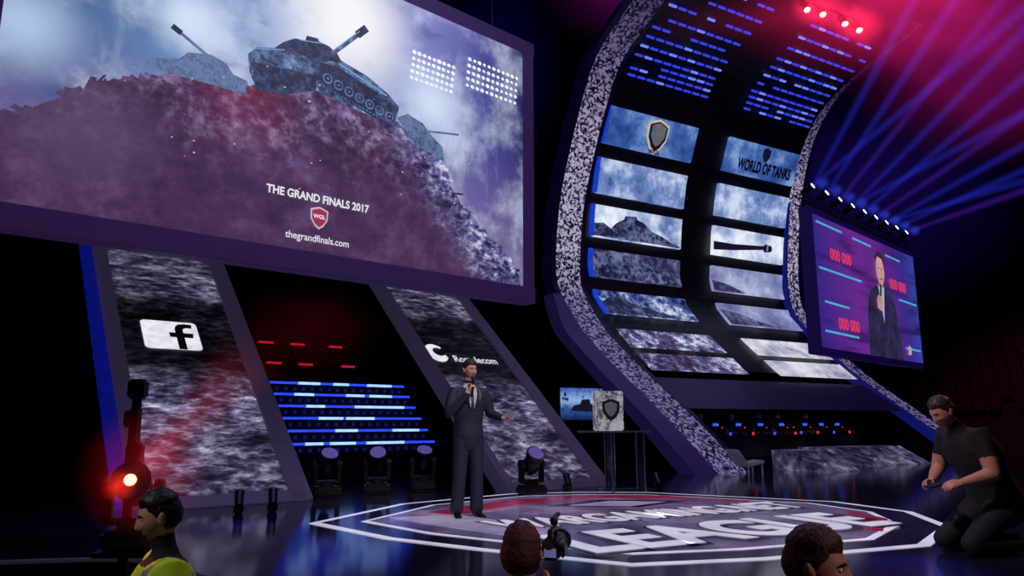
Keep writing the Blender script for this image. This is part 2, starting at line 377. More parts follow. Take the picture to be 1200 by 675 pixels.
def rrect(x0,y0,x1,y1,r,n=5):
    pts=[]
    for cx,cy,a0 in((x1-r,y1-r,0),(x0+r,y1-r,90),(x0+r,y0+r,180),(x1-r,y0+r,270)):
        for k in range(n+1): a=R(a0+90*k/n); pts.append((cx+r*math.cos(a),cy+r*math.sin(a)))
    return pts
pts=rrect(.46,3.43,1.36,4.22,.08)
obj('logo_tile',[(a,b,0.0) for a,b in pts],[tuple(range(len(pts)))],white_led,P1)
inkb=flat('led_black',(10,10,16),.6)
fpts=[(.98,3.43),(1.11,3.43),(1.11,3.76),(1.25,3.76),(1.27,3.89),(1.11,3.89),(1.11,3.97),(1.13,4.02),(1.18,4.04),(1.27,4.04),(1.27,4.15),(1.14,4.155),(1.05,4.13),(1.0,4.07),(.98,3.98),(.98,3.89),(.88,3.89),(.88,3.76),(.98,3.76)]
obj('logo_letter',[(a,b,.008) for a,b in fpts],[tuple(range(len(fpts)))],inkb,P1)
mb=MB(); N=28
for i in range(N):
    a0,a1=R(40+ i*290/N),R(40+(i+1)*290/N); ri=lambda t:.16-.06*math.sin(math.pi*t/N)
    q=[(.36+math.cos(a0)*.24,3.66+math.sin(a0)*.28,0),(.36+math.cos(a1)*.24,3.66+math.sin(a1)*.28,0),(.40+math.cos(a1)*ri(i+1),3.70+math.sin(a1)*ri(i+1),0),(.40+math.cos(a0)*ri(i),3.70+math.sin(a0)*ri(i),0)]
    mb.add(q,[(0,1,2,3)])
mb.make('logo_ring',[white_led],P2)
text('logo_text','Rostelecom',1.05,(1.22,3.5,.0),(0,0,0),white_led,P2,0.01,1.25)

# ------------------------------------------------------------------ blue LED stairs between the panels
ST=empty('led_stairs',(-3.98,14.0,0),(0,0,math.atan2(.63,.777)))
mb=MB(); ms=MB(); mr=MB()
for i in range(6):
    z=.70+.24*i; y=.26*i
    mb.box((1.35,y+.9,z/2-.04),(3.5,1.6,z+.0),0)
    ms.box((1.5,y+.07,z),(3.1,.05,.045),0)
    for k in range(4):
        x=.35+random.random()*2.2; ms.box((x,y+.065,z),(.35+.3*random.random(),.052,.05),1)
    for k in range(16):
        ms.box((.1+k*.19,y+.075,z-.12),(.06,.03,.07),2)
for (x,i,z) in ((.2,6,2.15),(.9,6,2.15),(1.9,6,2.15),(.1,7,2.6),(.8,7,2.6),(1.7,7,2.6)):
    mr.box((x,.26*i+.3,z+.18),(.30,.08,.04))
    mr.box((x-.1,.26*i+.35,z+.05),(.04,.04,.25),1)
mb.make('steps',[mat('stair_dark',(14,14,24),0.3)],ST)
ms.make('led_strips',[flat('strip_blue',(36,66,245),1.6),flat('strip_blue_bright',(130,165,255),2.4),flat('strip_dim',(22,30,120),.5)],ST)
mr.make('red_markers',[flat('marker_red',(205,25,35),.9),darkmetal],ST)

# ------------------------------------------------------------------ central tower (two curved ribs, two columns of screens)
TW=empty('led_tower',(4.44,16.5,0),(0,0,R(30)))
PL=[(0,0),(1.57,1.2),(3.49,2.54),(5.01,3.72),(6.0,4.86),(6.28,5.6),(6.1,7.35),(5.6,8.83),(4.7,10.65),(4.0,11.6),(2.9,12.2),(1.5,12.8),(0,13.3)]
PR=[(.1,0),(1.4,.97),(2.5,1.77),(3.7,2.65),(4.9,3.77),(5.95,4.96),(6.22,6.27),(5.87,9.17),(5.2,11.3),(4.2,12.6),(3.2,13.2),(2,13.6),(0.6,14)]
PB=[(1.0,.8),(1.5,1.15),(3.6,2.6),(4.95,3.75),(5.97,4.9),(6.25,5.9),(6.05,7.6),(5.72,9.1),(4.95,10.95),(4.1,12.1),(3.0,12.75),(1.8,13.2),(0.3,13.65)]
def yz(P,z):
    for a,b in zip(P,P[1:]):
        if a[1]<=z<=b[1]: return a[0]+(b[0]-a[0])*(z-a[1])/(b[1]-a[1])
    return P[-1][0]
def strip(name,P,s0,s1,dy,th,m,parent,s0f=None):
    """solid strip following a side profile"""
    Q=[tuple(p) for p in cr(P,4)]; vs=[];fs=[]
    for (y,z) in Q:
        a0=s0f(z) if s0f else s0
        for s in (a0,s1): vs.append((s,y+dy,z))
        for s in (a0,s1): vs.append((s,y+dy+th,z))
    for i in range(len(Q)-1):
        a=4*i;b=a+4
        fs+=[(a,a+1,b+1,b),(a+2,b+2,b+3,a+3),(a,b,b+2,a+2),(a+1,a+3,b+3,b+1)]
    fs+=[(0,2,3,1),(len(vs)-4,len(vs)-3,len(vs)-1,len(vs)-2)]
    return obj(name,vs,fs,m,parent)
m,nt,out=newmat('rib_speckle'); vec=coords(nt)
v=nt.nodes.new('ShaderNodeTexVoronoi'); v.inputs['Scale'].default_value=15; nt.links.new(vec,v.inputs['Vector'])
nn=noise(nt,vec,10,5,0.7)
a=mixc(nt,0.55,v.outputs['Color'],nn)
bw=nt.nodes.new('ShaderNodeRGBToBW'); nt.links.new(a,bw.inputs[0])
col=ramp(nt,bw.outputs[0],[(0.40,(24,20,40)),(0.48,(110,102,140)),(0.58,(225,220,240))])
light_fade=ramp(nt,mrange(nt,axis(nt,vec,2),0,13.5,0,1,False),[(0,(.38,.34,.55,1)),(0.3,(.34,.31,.55,1)),(.48,(.95,.92,1,1)),(.7,(.90,.85,.98,1)),(.85,(.36,.3,.5,1)),(.95,(.08,.05,.18,1)),(1,(.03,.02,.08,1))])  # lighting painted in by height: bright middle, top lost in the dark
col=mixc(nt,1.0,col,light_fade,'MULTIPLY')
emit_out(nt,out,col,0.62); rib_m=m  # printed rib, no lamp: emission makes it read as lit
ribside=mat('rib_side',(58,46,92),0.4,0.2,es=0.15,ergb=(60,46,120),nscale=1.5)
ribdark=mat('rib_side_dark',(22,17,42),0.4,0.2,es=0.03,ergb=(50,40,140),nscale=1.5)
blue_edge=flat('rib_blue',(26,34,150),0.4)
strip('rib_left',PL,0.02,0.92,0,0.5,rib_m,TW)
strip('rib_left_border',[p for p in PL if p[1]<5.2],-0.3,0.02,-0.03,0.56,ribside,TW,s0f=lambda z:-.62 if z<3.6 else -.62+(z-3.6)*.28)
strip('rib_left_border_upper',[p for p in PL if p[1]>4.5],-0.16,0.02,-0.03,0.5,ribdark,TW)
strip('rib_left_inner',PL,0.92,1.05,-0.03,0.5,ribdark,TW)
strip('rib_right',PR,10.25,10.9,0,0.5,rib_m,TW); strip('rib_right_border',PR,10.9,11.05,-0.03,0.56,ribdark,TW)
strip('rib_right_inner',[p for p in PR if p[1]<9.5],10.14,10.25,-0.05,0.5,blue_edge,TW)
backm=mat('tower_back',(11,10,18),0.5)
strip('tower_backing',[p for p in PB if p[1]>2.4],1.0,10.15,.12,.3,backm,TW)
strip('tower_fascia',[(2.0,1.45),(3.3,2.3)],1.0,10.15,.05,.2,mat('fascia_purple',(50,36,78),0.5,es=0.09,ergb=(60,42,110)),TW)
def patch(name,s0,s1,z0,z1,m,dy=-.02):
    zs=[z0+(z1-z0)*k/4 for k in range(5)]; vs=[];fs=[]
    for z in zs:
        y=yz(PB,z)+dy
        vs+=[(s0,y,z),(s1,y,z),(s0,y+.1,z),(s1,y+.1,z)]
    for i in range(4):
        a=4*i;b=a+4; fs+=[(a,a+1,b+1,b),(a,b,b+2,a+2),(a+1,a+3,b+3,b+1)]
    fs+=[(0,2,3,1),(16,17,19,18)]
    return obj(name,vs,fs,m,TW)
rows=[(9.7,10.75),(8.2,9.27),(6.84,7.84),(5.55,6.45),(4.3,5.12),(3.2,3.8),(2.5,3.02)]
sky_l=led('tower_sky',[(0.36,(34,62,132)),(0.5,(64,100,172)),(0.66,(136,170,220))],.8,0.92,detail=9)
sky_c=led('tower_sky_mid',[(0.36,(60,86,150)),(0.48,(118,144,200)),(0.62,(212,224,250))],.9,0.92,detail=10)
sky_b=led('tower_sky_bright',[(0.34,(96,118,176)),(0.46,(176,192,228)),(0.6,(242,246,255))],.8,0.95,detail=9)
sky_g=led('tower_sky_grey',[(0.32,(96,98,150)),(0.5,(142,148,196)),(0.65,(194,200,234))],.8,0.9,detail=8)
rub=led('tower_rubble',[(0.32,(8,14,36)),(0.44,(30,46,98)),(0.56,(84,106,168)),(0.70,(228,234,252))],1.3,0.9,rub=True)
rub2=led('tower_rubble_dim',[(0.30,(20,20,44)),(0.48,(50,50,88)),(0.64,(104,104,152)),(.8,(175,178,214))],1.3,0.85,rub=True)
rubr=led('tower_rubble_red',[(0.32,(12,12,30)),(0.45,(58,26,56)),(0.56,(92,96,150)),(0.70,(228,228,248))],1.4,0.85,rub=True)
pale=led('tower_pale',[(0.3,(120,115,150)),(0.45,(190,192,215)),(0.6,(240,240,250))],1.2,0.85,detail=9)
Lm=[sky_l,sky_c,sky_b,rub2,rub,rubr,rubr]; Rm=[sky_l,sky_c,sky_b,sky_g,sky_g,pale,pale]
for i,(z0,z1) in enumerate(rows):
    patch('screen_l%d'%(i+1),1.32,4.97,z0,z1,Lm[i]); patch('screen_r%d'%(i+1),6.42,9.98,z0,z1,Rm[i])
    if i<5: patch('blue_bar%d'%(i+1),1.22,1.34,z0,z1,flat('bar_blue',(20,70,230),0.8),-.05)
def onface(pts,name,m,dy=-.04):
    return obj(name,[(s,yz(PB,z)+dy,z) for s,z in pts],[tuple(range(len(pts)))],m,TW)
dkk=flat('silhouette',(24,24,46),0.8)
drub=led('dark_debris',[(0.34,(14,16,36)),(0.50,(38,42,78)),(0.68,(116,126,170))],1.8,0.85,rub=True)
onface([(1.34,6.86),(1.34,7.25),(1.7,7.3),(2.0,7.15),(2.2,7.35),(2.5,7.5),(2.55,7.62),(3.0,7.66),(3.05,7.56),(3.3,7.5),(3.7,7.25),(4.1,7.15),(4.5,7.0),(4.9,6.9),(4.9,6.86)],'tank_picture_left',drub)
onface([(6.45,7.0),(7.4,7.08),(8.9,7.26),(8.95,7.18),(9.3,7.22),(9.36,7.3),(9.33,7.44),(9.0,7.48),(8.9,7.4),(7.4,7.3),(6.45,7.3)],'tank_gun_picture',dkk)
onface([(9.05,7.24),(9.12,7.22),(9.15,7.46),(9.08,7.48)],'gun_slot',flat('gun_slot',(150,155,190),.8),-.06)
onface([(1.34,4.32),(1.34,4.7),(2.0,5.05),(2.6,4.75),(3.3,4.55),(4.0,4.4),(4.4,4.32)],'debris_picture',drub)
onface([(1.34,5.57),(4.95,5.57),(4.95,5.8),(4.2,6.0),(3.3,6.3),(2.3,6.42),(1.34,6.35)],'rubble_picture',drub)
onface([(6.44,5.57),(8.0,5.57),(7.2,5.85),(6.44,5.95)],'slope_picture',rub2)
onface([(6.44,4.32),(9.0,4.32),(8.0,4.5),(7.3,4.75),(6.44,4.9)],'slope_picture_low',rub2)
ty=lambda z:yz(PB,z)-.05
tilt=lambda z:R(90)+math.atan2(yz(PB,z+.3)-yz(PB,z-.3),.6)*-1
def ttext(n,b,wd,s,z,m,bold=.02,hf=1): return text(n,b,wd,(s,ty(z)-.02,z),(tilt(z)*1.0,0,0),m,TW,bold,hf)
ttext('banner_text','WORLD OF TANKS',2.7,8.35,9.98,flat('ink',(16,16,28),.6),.05,1.7)
onface(sh(.2,8.3,10.46),'banner_emblem',dkk)
onface(sh(.44,3.3,10.2),'crest',flat('crest_gold',(215,205,175),.85),-.05); onface(sh(.37,3.3,10.2),'crest_inner',dkk,-.07)
onface(sh(.29,3.3,10.24),'crest_core',flat('crest_core',(120,120,130),.7),-.09)
ttext('crest_text','WGL',.5,3.3,9.72,dkk,.04,.9)
mb=MB()
for (s0,s1) in ((1.5,4.9),(6.5,9.9)):
    for k in range(11):
        z=11.6+k*.165
        n=9
        for i in range(n):
            if random.random()<.15: continue
            s=s0+(s1-s0)*(i+.5)/n; y=yz(PB,z)-.02
            mb.box((s,y,z),((s1-s0)/n*.74,.06,.05),0 if random.random()<.7 else 1)
mb.make('blue_pixel_grids',[flat('grid_blue',(46,64,225),1.1),flat('grid_blue_bright',(100,120,250),1.4)],TW)

# ------------------------------------------------------------------ right-hand screen
RS=empty('side_video_screen',(12.04,22.4,0),(0,0,R(44)))
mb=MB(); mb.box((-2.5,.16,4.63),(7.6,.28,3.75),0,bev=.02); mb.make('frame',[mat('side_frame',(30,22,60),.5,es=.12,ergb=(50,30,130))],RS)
m,nt,out=newmat('side_picture'); vec=coords(nt)
c0=ramp(nt,mrange(nt,axis(nt,vec,0),-6.2,1.2,0,1,False),[(0,(56,40,140)),(.35,(110,46,150)),(.6,(100,40,136)),(.85,(64,46,146)),(1,(56,72,170))])
wv=noise(nt,vec,1.0,5,.5,0,(0.3,1,2.2)); c0=mixc(nt,mrange(nt,wv,.48,.7,0,.85),c0,(34,18,74))
emit_out(nt,out,c0,.85)
poly('display',[(-6.15,2.92),(1.15,2.92),(1.15,6.32),(-6.15,6.32)],0.0,m,RS)
cy=flat('cyan_line',(80,190,235),.9)
for i,(x0,x1,z) in enumerate([(-6.0,-4.4,6.15),(-3.7,-2.4,6.1),(-6.0,-3.3,4.95),(-5.9,-3.8,3.35),(-1.3,-.1,6.0),(-.5,1.0,4.75),(-.3,1.0,3.3),(-5.8,-4.3,4.1)]):
    bar('light_line_%d'%i,(x0,z),(x1,z-.02),.055,cy,-.01,RS)
for i,(x,z) in enumerate([(-4.6,5.4),(-4.4,3.6),(-.5,5.15)]):
    text('digits_%d'%i,'000 000',1.35,(x,-.015,z),RX,flat('digit_red',(235,60,90),1.0),RS,.03,1.0)
suit=led('suit_pic',[(.35,(30,28,56)),(.65,(58,52,92))],2.0,.85); skinp=led('skin_pic',[(.35,(186,128,138)),(.65,(232,180,174))],1.2,.85)
poly('man_suit',[(-3.15,2.92),(-3.1,3.9),(-2.95,4.5),(-2.75,4.75),(-2.3,4.95),(-1.5,4.95),(-1.1,4.75),(-.9,4.5),(-.75,3.8),(-.6,2.92)],-.02,suit,RS)
poly('man_shirt',[(-2.15,4.98),(-1.68,4.98),(-1.8,4.4),(-1.9,3.9),(-2.02,4.4)],-.025,flat('shirt_pic',(190,190,225),.85),RS)
poly('man_neck',[(-2.08,4.95),(-1.74,4.95),(-1.72,5.2),(-2.1,5.2)],-.027,flat('neck_pic',(150,98,112),.8),RS)
fx=lambda t:(-1.9+(.31 if math.cos(t)>-.3 else .31*(1.18+math.cos(t)*.6))*math.sin(t),5.42+.48*math.cos(t))
poly('man_face',[fx(t*math.pi/12) for t in range(24)],-.03,skinp,RS)
poly('man_hair',[(-2.22,5.55),(-2.25,5.8),(-2.08,5.98),(-1.8,6.02),(-1.6,5.92),(-1.55,5.75),(-1.6,5.6),(-1.68,5.80),(-2.05,5.84),(-2.15,5.74)],-.034,flat('hair_pic',(66,44,64),.8),RS)
for sx in(-2.02,-1.78): bar('man_eye_%d'%(sx*100),(sx-.05,5.5),(sx+.05,5.5),.035,flat('feature_pic',(90,54,74),.7),-.036,RS)
bar('man_mouth',(-1.98,5.18),(-1.82,5.18),.035,flat('mouth_pic',(130,60,80),.8),-.036,RS)
bar('man_nose',(-1.9,5.48),(-1.88,5.3),.04,flat('nose_pic',(190,130,138),.8),-.035,RS)
bar('man_mic',(-2.12,4.45),(-1.97,5.02),.12,flat('mic_pic',(16,14,26),.8),-.04,RS)
poly('man_hand',[(-2.35,4.3),(-2.05,4.22),(-1.95,4.45),(-2.0,4.66),(-2.22,4.7),(-2.36,4.55)],-.042,skinp,RS)
poly('man_hand_b',[(-.2,3.1),(.05,3.1),(.15,3.3),(-.1,3.4)],-.038,skinp,RS)

# ------------------------------------------------------------------ lamps
fixm=mat('fixture_black',(26,26,34),.35)
def moving_head(loc,yaw,tiltdeg,lens,sc=1.0,lr=.11,name='moving_head_light'):
    e=empty(name,loc,(0,0,R(yaw))); e.scale=(sc,)*3
    mb=MB(); mb.box((0,0,.07),(.36,.30,.14),0,bev=.03)
    mb.cyl((0,0,.14),(0,0,.18),.10,n=16)
    for s in(-1,1):
        mb.box((s*.16,0,.32),(.05,.12,.32),0,bev=.02)
        mb.cyl((s*.13,0,.42),(s*.19,0,.42),.06,n=14)
    mb.box((0,0,.19),(.34,.12,.05),0,bev=.02)
    T=R(tiltdeg); d=V((0,-math.sin(T),math.cos(T))); c=V((0,0,.42))
    mb.cyl(c-d*.16,c-d*.08,.07,.11,16); mb.cyl(c-d*.08,c+d*.08,.115,.115,16); mb.cyl(c+d*.08,c+d*.19,.115,.135,16)
    mb.cyl(c+d*.19,c+d*.2,lr,lr,20,1)
    mb.make('fixture',[fixm,lens],e)
    return e
dim=flat('lens_dim',(90,80,160),.9)
for (x,y,yw,t) in ((-2.80,11.5,30,35),(-2.15,12.15,10,40),(-1.48,12.6,20,30),(.3,11.75,30,40)):
    moving_head((x,y,0),yw,t,dim,1.12)
for (x,y) in ((-4.0,9.0),(-3.35,9.4),(-3.0,9.6),(.9,12.45),(2.4,12.6)):
    mb=MB(); mb.box((0,0,.06),(.12,.16,.12),0,bev=.02); mb.cyl((0,-.06,.1),(0,.05,.26),.05,.06,12); mb.cyl((0,.0,.12),(0,.0,.2),.02,n=8)
    mb.make('uplight',[fixm],None,(x,y,0),(0,0,R(20)))
def beam(name,p,d,L,r0,r1,m,parent=None):
    mb=MB(); mb.cyl((0,0,0),(0,0,L),r0,r1,20)
    o=mb.make(name,[m],parent,p); o.rotation_euler=V(d).to_track_quat('Z','Y').to_euler(); return o
BT=empty('spotlight_rig',(12.04,22.4,0),(0,0,R(44)))
def truss(mb,p,q,wd=.3,n=20,r=.025,m=0):
    p,q=V(p),V(q); t=(q-p).normalized(); a=t.cross(V((0,0,1))).normalized()*wd/2; b=V((0,0,1))*wd/2
    cs=[a+b,a-b,-a-b,-a+b]
    for c in cs: mb.cyl(p+c,q+c,r,n=6,m=m)
    for i in range(n):
        p0=p+(q-p)*i/n;p1=p+(q-p)*(i+1)/n
        for k in range(4): mb.cyl(p0+cs[k],p1+cs[(k+1)%4],r*.6,n=5,m=m,cap=False)
mb=MB(); truss(mb,(-6.3,.3,6.75),(1.4,.3,6.75),.22,22,.018)
blw=flat('lens_blue',(150,175,255),6.0)
for i in range(9):
    s=-6.0+i*.85; mb.box((s,.2,6.98),(.18,.16,.14),0,bev=.03); mb.cyl((s,.16,7.0),(s,.0,7.08),.09,.1,12); mb.cyl((s,.0,7.08),(s,-.01,7.085),.075,.075,12,m=1)
mb.make('truss_and_heads',[mat('rig_black',(10,10,14),.6),blw],BT)
LB=13.0
b1=beam_mat('beam_haze_blue',(46,60,240),1.1,LB,.10,.42,1.3); b2=beam_mat('beam_haze_violet',(104,50,225),.95,LB,.10,.42,1.3)
bg=volume_emit('lamp_glow_blue',(50,80,255),1.6)
for i in range(9):
    s=-6.0+i*.85; t=i/8
    d=V((.46+.46*t,-.22,.86-.55*t)).normalized(); dl=Matrix.Rotation(-R(44),3,'Z')@d
    beam('beam_%d'%i,(s,-.02,7.09),dl,LB,.10,.42,[b1,b1,b2][i%3],BT)
    mb=MB(); mb.sphere((0,0,0),1,0,20,12); o=mb.make('glow_%d'%i,[bg],BT,(s,-.25,7.09)); o.scale=(.22,.22,.22)
    if i%3==0:
        d=V((.75+.2*t,-.25,.62-.5*t)).normalized(); dl=Matrix.Rotation(-R(44),3,'Z')@d
        beam('beam_wide_%d'%i,(s,-.02,7.09),dl,LB,.10,.42,b1,BT)
RT=empty('red_lamp_bar',(6.9,16,10.6),(0,0,0))
mb=MB(); mb.cyl((-.3,.2,.60),(1.5,.2,-.15),.02,n=8)
rl=flat('lens_redlamp',(255,130,120),12.0)
for i,(x,z) in enumerate(((0.02,0),(.38,-.12),(.88,-.36),(1.2,-.52))):
    mb.box((x,.1,z+.28),(.15,.14,.14),0,bev=.03); mb.cyl((x,.0,z+.2),(x,-.1,z+.02),.08,.085,14); mb.cyl((x,-.1,z+.02),(x,-.105,z+.01),.07,.07,14,m=1)
mb.make('bar_and_lamps',[mat('rig_black',(10,10,14),.6),rl],RT)
gl=volume_emit('lamp_glow_red',(255,40,80),1.5)
for i,(x,z) in enumerate(((0.02,0),(.38,-.12),(.88,-.36),(1.2,-.52))):
    mb=MB(); mb.sphere((0,0,0),1,0,24,16); o=mb.make('glow_%d'%i,[gl],RT,(x,-.3,z)); o.scale=(.55,.55,.55)
rb=beam_mat('beam_haze_red',(225,35,90),.20,4.5,.15,.8,1.2)
for i,(dx,dz) in enumerate(((-.9,-.1),(.8,-.7),(1,-.3),(1,.2))): beam('red_shaft_%d'%i,(.6,-.2,-.2),(dx,-.1,dz),4.5,.15,.8,rb,RT)
def haze(loc,sc,rgb,den,k=[0]):
    k[0]+=1; mb=MB(); mb.sphere((0,0,0),1,0,32,20); o=mb.make('haze_cloud',[volume_emit('haze_glow_%d'%k[0],rgb,den)],None,loc); o.scale=sc
haze((10.6,19.5,13.6),(5.6,2.6,3.0),(230,36,100),.24)
haze((14.5,20.5,12.3),(5.5,2.6,4.2),(150,20,110),.16)
haze((6.3,21.5,15.6),(6.5,3.0,3.6),(150,25,150),.13)
haze((14.5,30,10.5),(8.5,3,6),(60,30,170),.035)
haze((-5.0,17.9,3.3),(2.2,1.1,1.4),(150,18,50),.05)
haze((-.8,22,12),(3,1.5,4.5),(26,26,150),.06)
mb=MB(); truss(mb,(-6,17,13.9),(3,19.2,14.2),.4,28)
for k in range(8): mb.box((1.6+k*.14,18.7+k*.03,12.95),(.08,.05,.1),1)
for k in (1.6,2.6): mb.cyl((k,18.85,12.9),(k,18.85,14.1),.015,n=6)
mb.make('lighting_truss',[darkmetal,flat('rig_blue',(70,90,240),2.0)])
mb=MB()
for k in range(9): mb.box((0,0.0072*k*k,-k*.42),(1.15,.55,.38),0,rot=(R(3*k),0,0),bev=.03)
mb.cyl((0,0,.2),(0,0,10),.03,n=6)
mb.make('line_array_speaker',[black],None,(15.6,19,11.2),(0,0,R(-35)))

# ------------------------------------------------------------------ grandstand at right
GS=empty('grandstand',(19,30,0),(0,0,R(-62)))
ms=MB(); mb=MB()
for k in range(12):
    mb.box((0,k*.95+.1,(k*.56+1.3)/2),(26,.95,k*.56+1.3),0)
    for i in range(44):
        x=-12.6+i*.58
        if random.random()<.04: continue
        ms.box((x,k*.95+.05,k*.56+1.62),(.46,.42,.08),0); ms.box((x,k*.95+.28,k*.56+1.86),(.46,.08,.5),0)
        ms.box((x,k*.95+.1,k*.56+1.44),(.08,.2,.28),0)
mb.make('tiers',[mat('concrete_dark',(26,20,30),.8)],GS); ms.make('seats',[mat('seat_plastic',(50,20,34),.4)],GS)

# ------------------------------------------------------------------ printed emblem on the stage
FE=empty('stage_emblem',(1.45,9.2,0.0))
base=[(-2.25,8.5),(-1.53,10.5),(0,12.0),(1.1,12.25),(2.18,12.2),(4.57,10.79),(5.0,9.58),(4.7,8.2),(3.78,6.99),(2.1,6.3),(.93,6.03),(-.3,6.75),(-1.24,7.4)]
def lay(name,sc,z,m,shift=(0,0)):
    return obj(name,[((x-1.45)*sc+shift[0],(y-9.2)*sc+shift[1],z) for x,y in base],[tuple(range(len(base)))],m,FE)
def glow_print(name,stops,es,sc=2.0):
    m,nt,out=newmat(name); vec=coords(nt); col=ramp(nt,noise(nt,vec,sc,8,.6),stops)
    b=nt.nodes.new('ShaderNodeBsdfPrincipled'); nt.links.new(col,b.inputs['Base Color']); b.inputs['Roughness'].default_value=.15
    nt.links.new(col,b.inputs['Emission Color']); b.inputs['Emission Strength'].default_value=es; nt.links.new(b.outputs[0],out.inputs[0]); return m  # weak emission puts the glow of a lit floor into the print
wf=glow_print('print_white',[(.3,(200,196,222)),(.7,(240,238,250))],.62)
df=glow_print('print_dark',[(.3,(14,12,34)),(.7,(30,24,56))],.25)
gf=glow_print('print_grey',[(.35,(74,60,100)),(.5,(118,100,140)),(.65,(162,146,182))],.34,1.0)
lf=glow_print('print_lilac',[(.35,(140,124,164)),(.65,(206,194,222))],.4,1.0)
rf=glow_print('print_red',[(.3,(120,26,54)),(.7,(196,60,92))],.30)
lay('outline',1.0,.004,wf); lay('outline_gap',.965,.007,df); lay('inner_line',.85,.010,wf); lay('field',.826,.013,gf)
def facet(name,pts,z,m): obj(name,[(x,y,z) for x,y in pts],[tuple(range(len(pts)))],m,FE)
facet('red_band',[(-2.5,.2),(-1.5,1.7),(-.1,2.4),(.8,2.36),(1.9,1.6),(1.8,1.35),(.6,1.95),(-.2,2.0),(-1.2,1.3),(-2.1,-.05)],.016,rf)
facet('pale_wedge_left',[(-2.9,-.3),(-2.1,.0),(-.9,-1.3),(-1.4,-1.8)],.016,lf)
facet('red_wedge_right',[(2.75,.55),(2.85,-.4),(2.3,-1.4),(2.1,-1.2),(2.5,-.3)],.016,rf)
facet('dark_diamond',[(-1.0,.9),(-.2,1.7),(1.0,1.55),(.2,.75)],.018,df)
facet('pale_diamond',[(-.7,.95),(-.1,1.52),(.7,1.43),(.1,.87)],.020,lf)
text('emblem_name_back','LEAGUE',4.15,(.80,-1.40,.022),(0,0,R(28)),df,FE,.07,1.3)
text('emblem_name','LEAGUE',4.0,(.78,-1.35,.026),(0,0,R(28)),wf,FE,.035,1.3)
text('emblem_network_back','WARGAMING.NET',4.5,(.32,-.03,.022),(0,0,R(28)),df,FE,.07,1.8)
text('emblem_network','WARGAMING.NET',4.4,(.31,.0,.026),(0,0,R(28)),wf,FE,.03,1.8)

# ------------------------------------------------------------------ podium with trophy block, monitor
glass=mat('clear_glass',(200,210,235),.05,0,trans=.95,namt=.02)
PD=empty('glass_lectern',(1.62,12.35,0),(0,0,R(8)))
mb=MB(); mb.box((0.05,0,.95),(1.12,.55,.03),0,bev=.01); mb.make('top',[mat('lectern_top',(120,120,150),.15,.2)],PD)
mb=MB(); mb.box((-.02,0,.475),(.05,.42,.93),0); mb.box((.5,0,.475),(.02,.42,.93),0); mb.box((.2,0,.03),(.9,.2,.04),0,bev=.01)
mb.make('glass_panels',[glass],PD)
mb=MB()
for x in(-.05,.49): mb.cyl((x,-.21,0),(x,-.21,.94),.012,n=8); mb.cyl((x,.21,0),(x,.21,.94),.012,n=8)
mb.make('posts',[mat('chrome',(150,150,175),.2,.9)],PD)
TR=empty('trophy_block',(1.58,12.35,.966),(0,0,R(8)))
mb=MB(); mb.box((0,0,.32),(.43,.36,.64),0,bev=.02); mb.make('block',[led('trophy_print',[(.34,(50,50,62)),(.48,(120,118,132)),(.62,(215,212,222))],5,.5,rub=True)],TR)
obj('crest',[(x,-.185,z) for x,z in sh(.15,0,.34)],[tuple(range(10))],flat('crest_dark',(26,24,32),.5),TR)
obj('crest_inner',[(x,-.188,z) for x,z in sh(.10,0,.35)],[tuple(range(10))],flat('crest_grey',(110,108,120),.5),TR)
MO=empty('stage_monitor',(1.55,16.6,0),(0,0,R(25)))
mb=MB(); mb.box((0,.05,1.5),(1.15,.07,.75),0,bev=.02); mb.cyl((0,.06,0.03),(0,.06,1.2),.03,n=8); mb.box((0,.06,.02),(.5,.4,.04),0,bev=.01); mb.make('body',[black],MO)
m,nt,out=newmat('monitor_picture'); vec=coords(nt)
c0=ramp(nt,mrange(nt,axis(nt,vec,2),1.15,1.85,0,1,False),[(0,(20,30,70)),(.35,(50,90,170)),(.6,(150,190,240)),(1,(60,100,200))])
c0=mixc(nt,mrange(nt,noise(nt,vec,6,6,.7),.52,.62),c0,(26,30,60)); emit_out(nt,out,c0,0.85)
poly('screen',[(-.54,1.15),(.54,1.15),(.54,1.85),(-.54,1.85)],.0,m,MO)
poly('tank',[(-.3,1.35),(-.2,1.47),(-.05,1.5),(0,1.6),(.2,1.61),(.22,1.51),(.35,1.45),(.3,1.33)],-.004,dkk,MO)

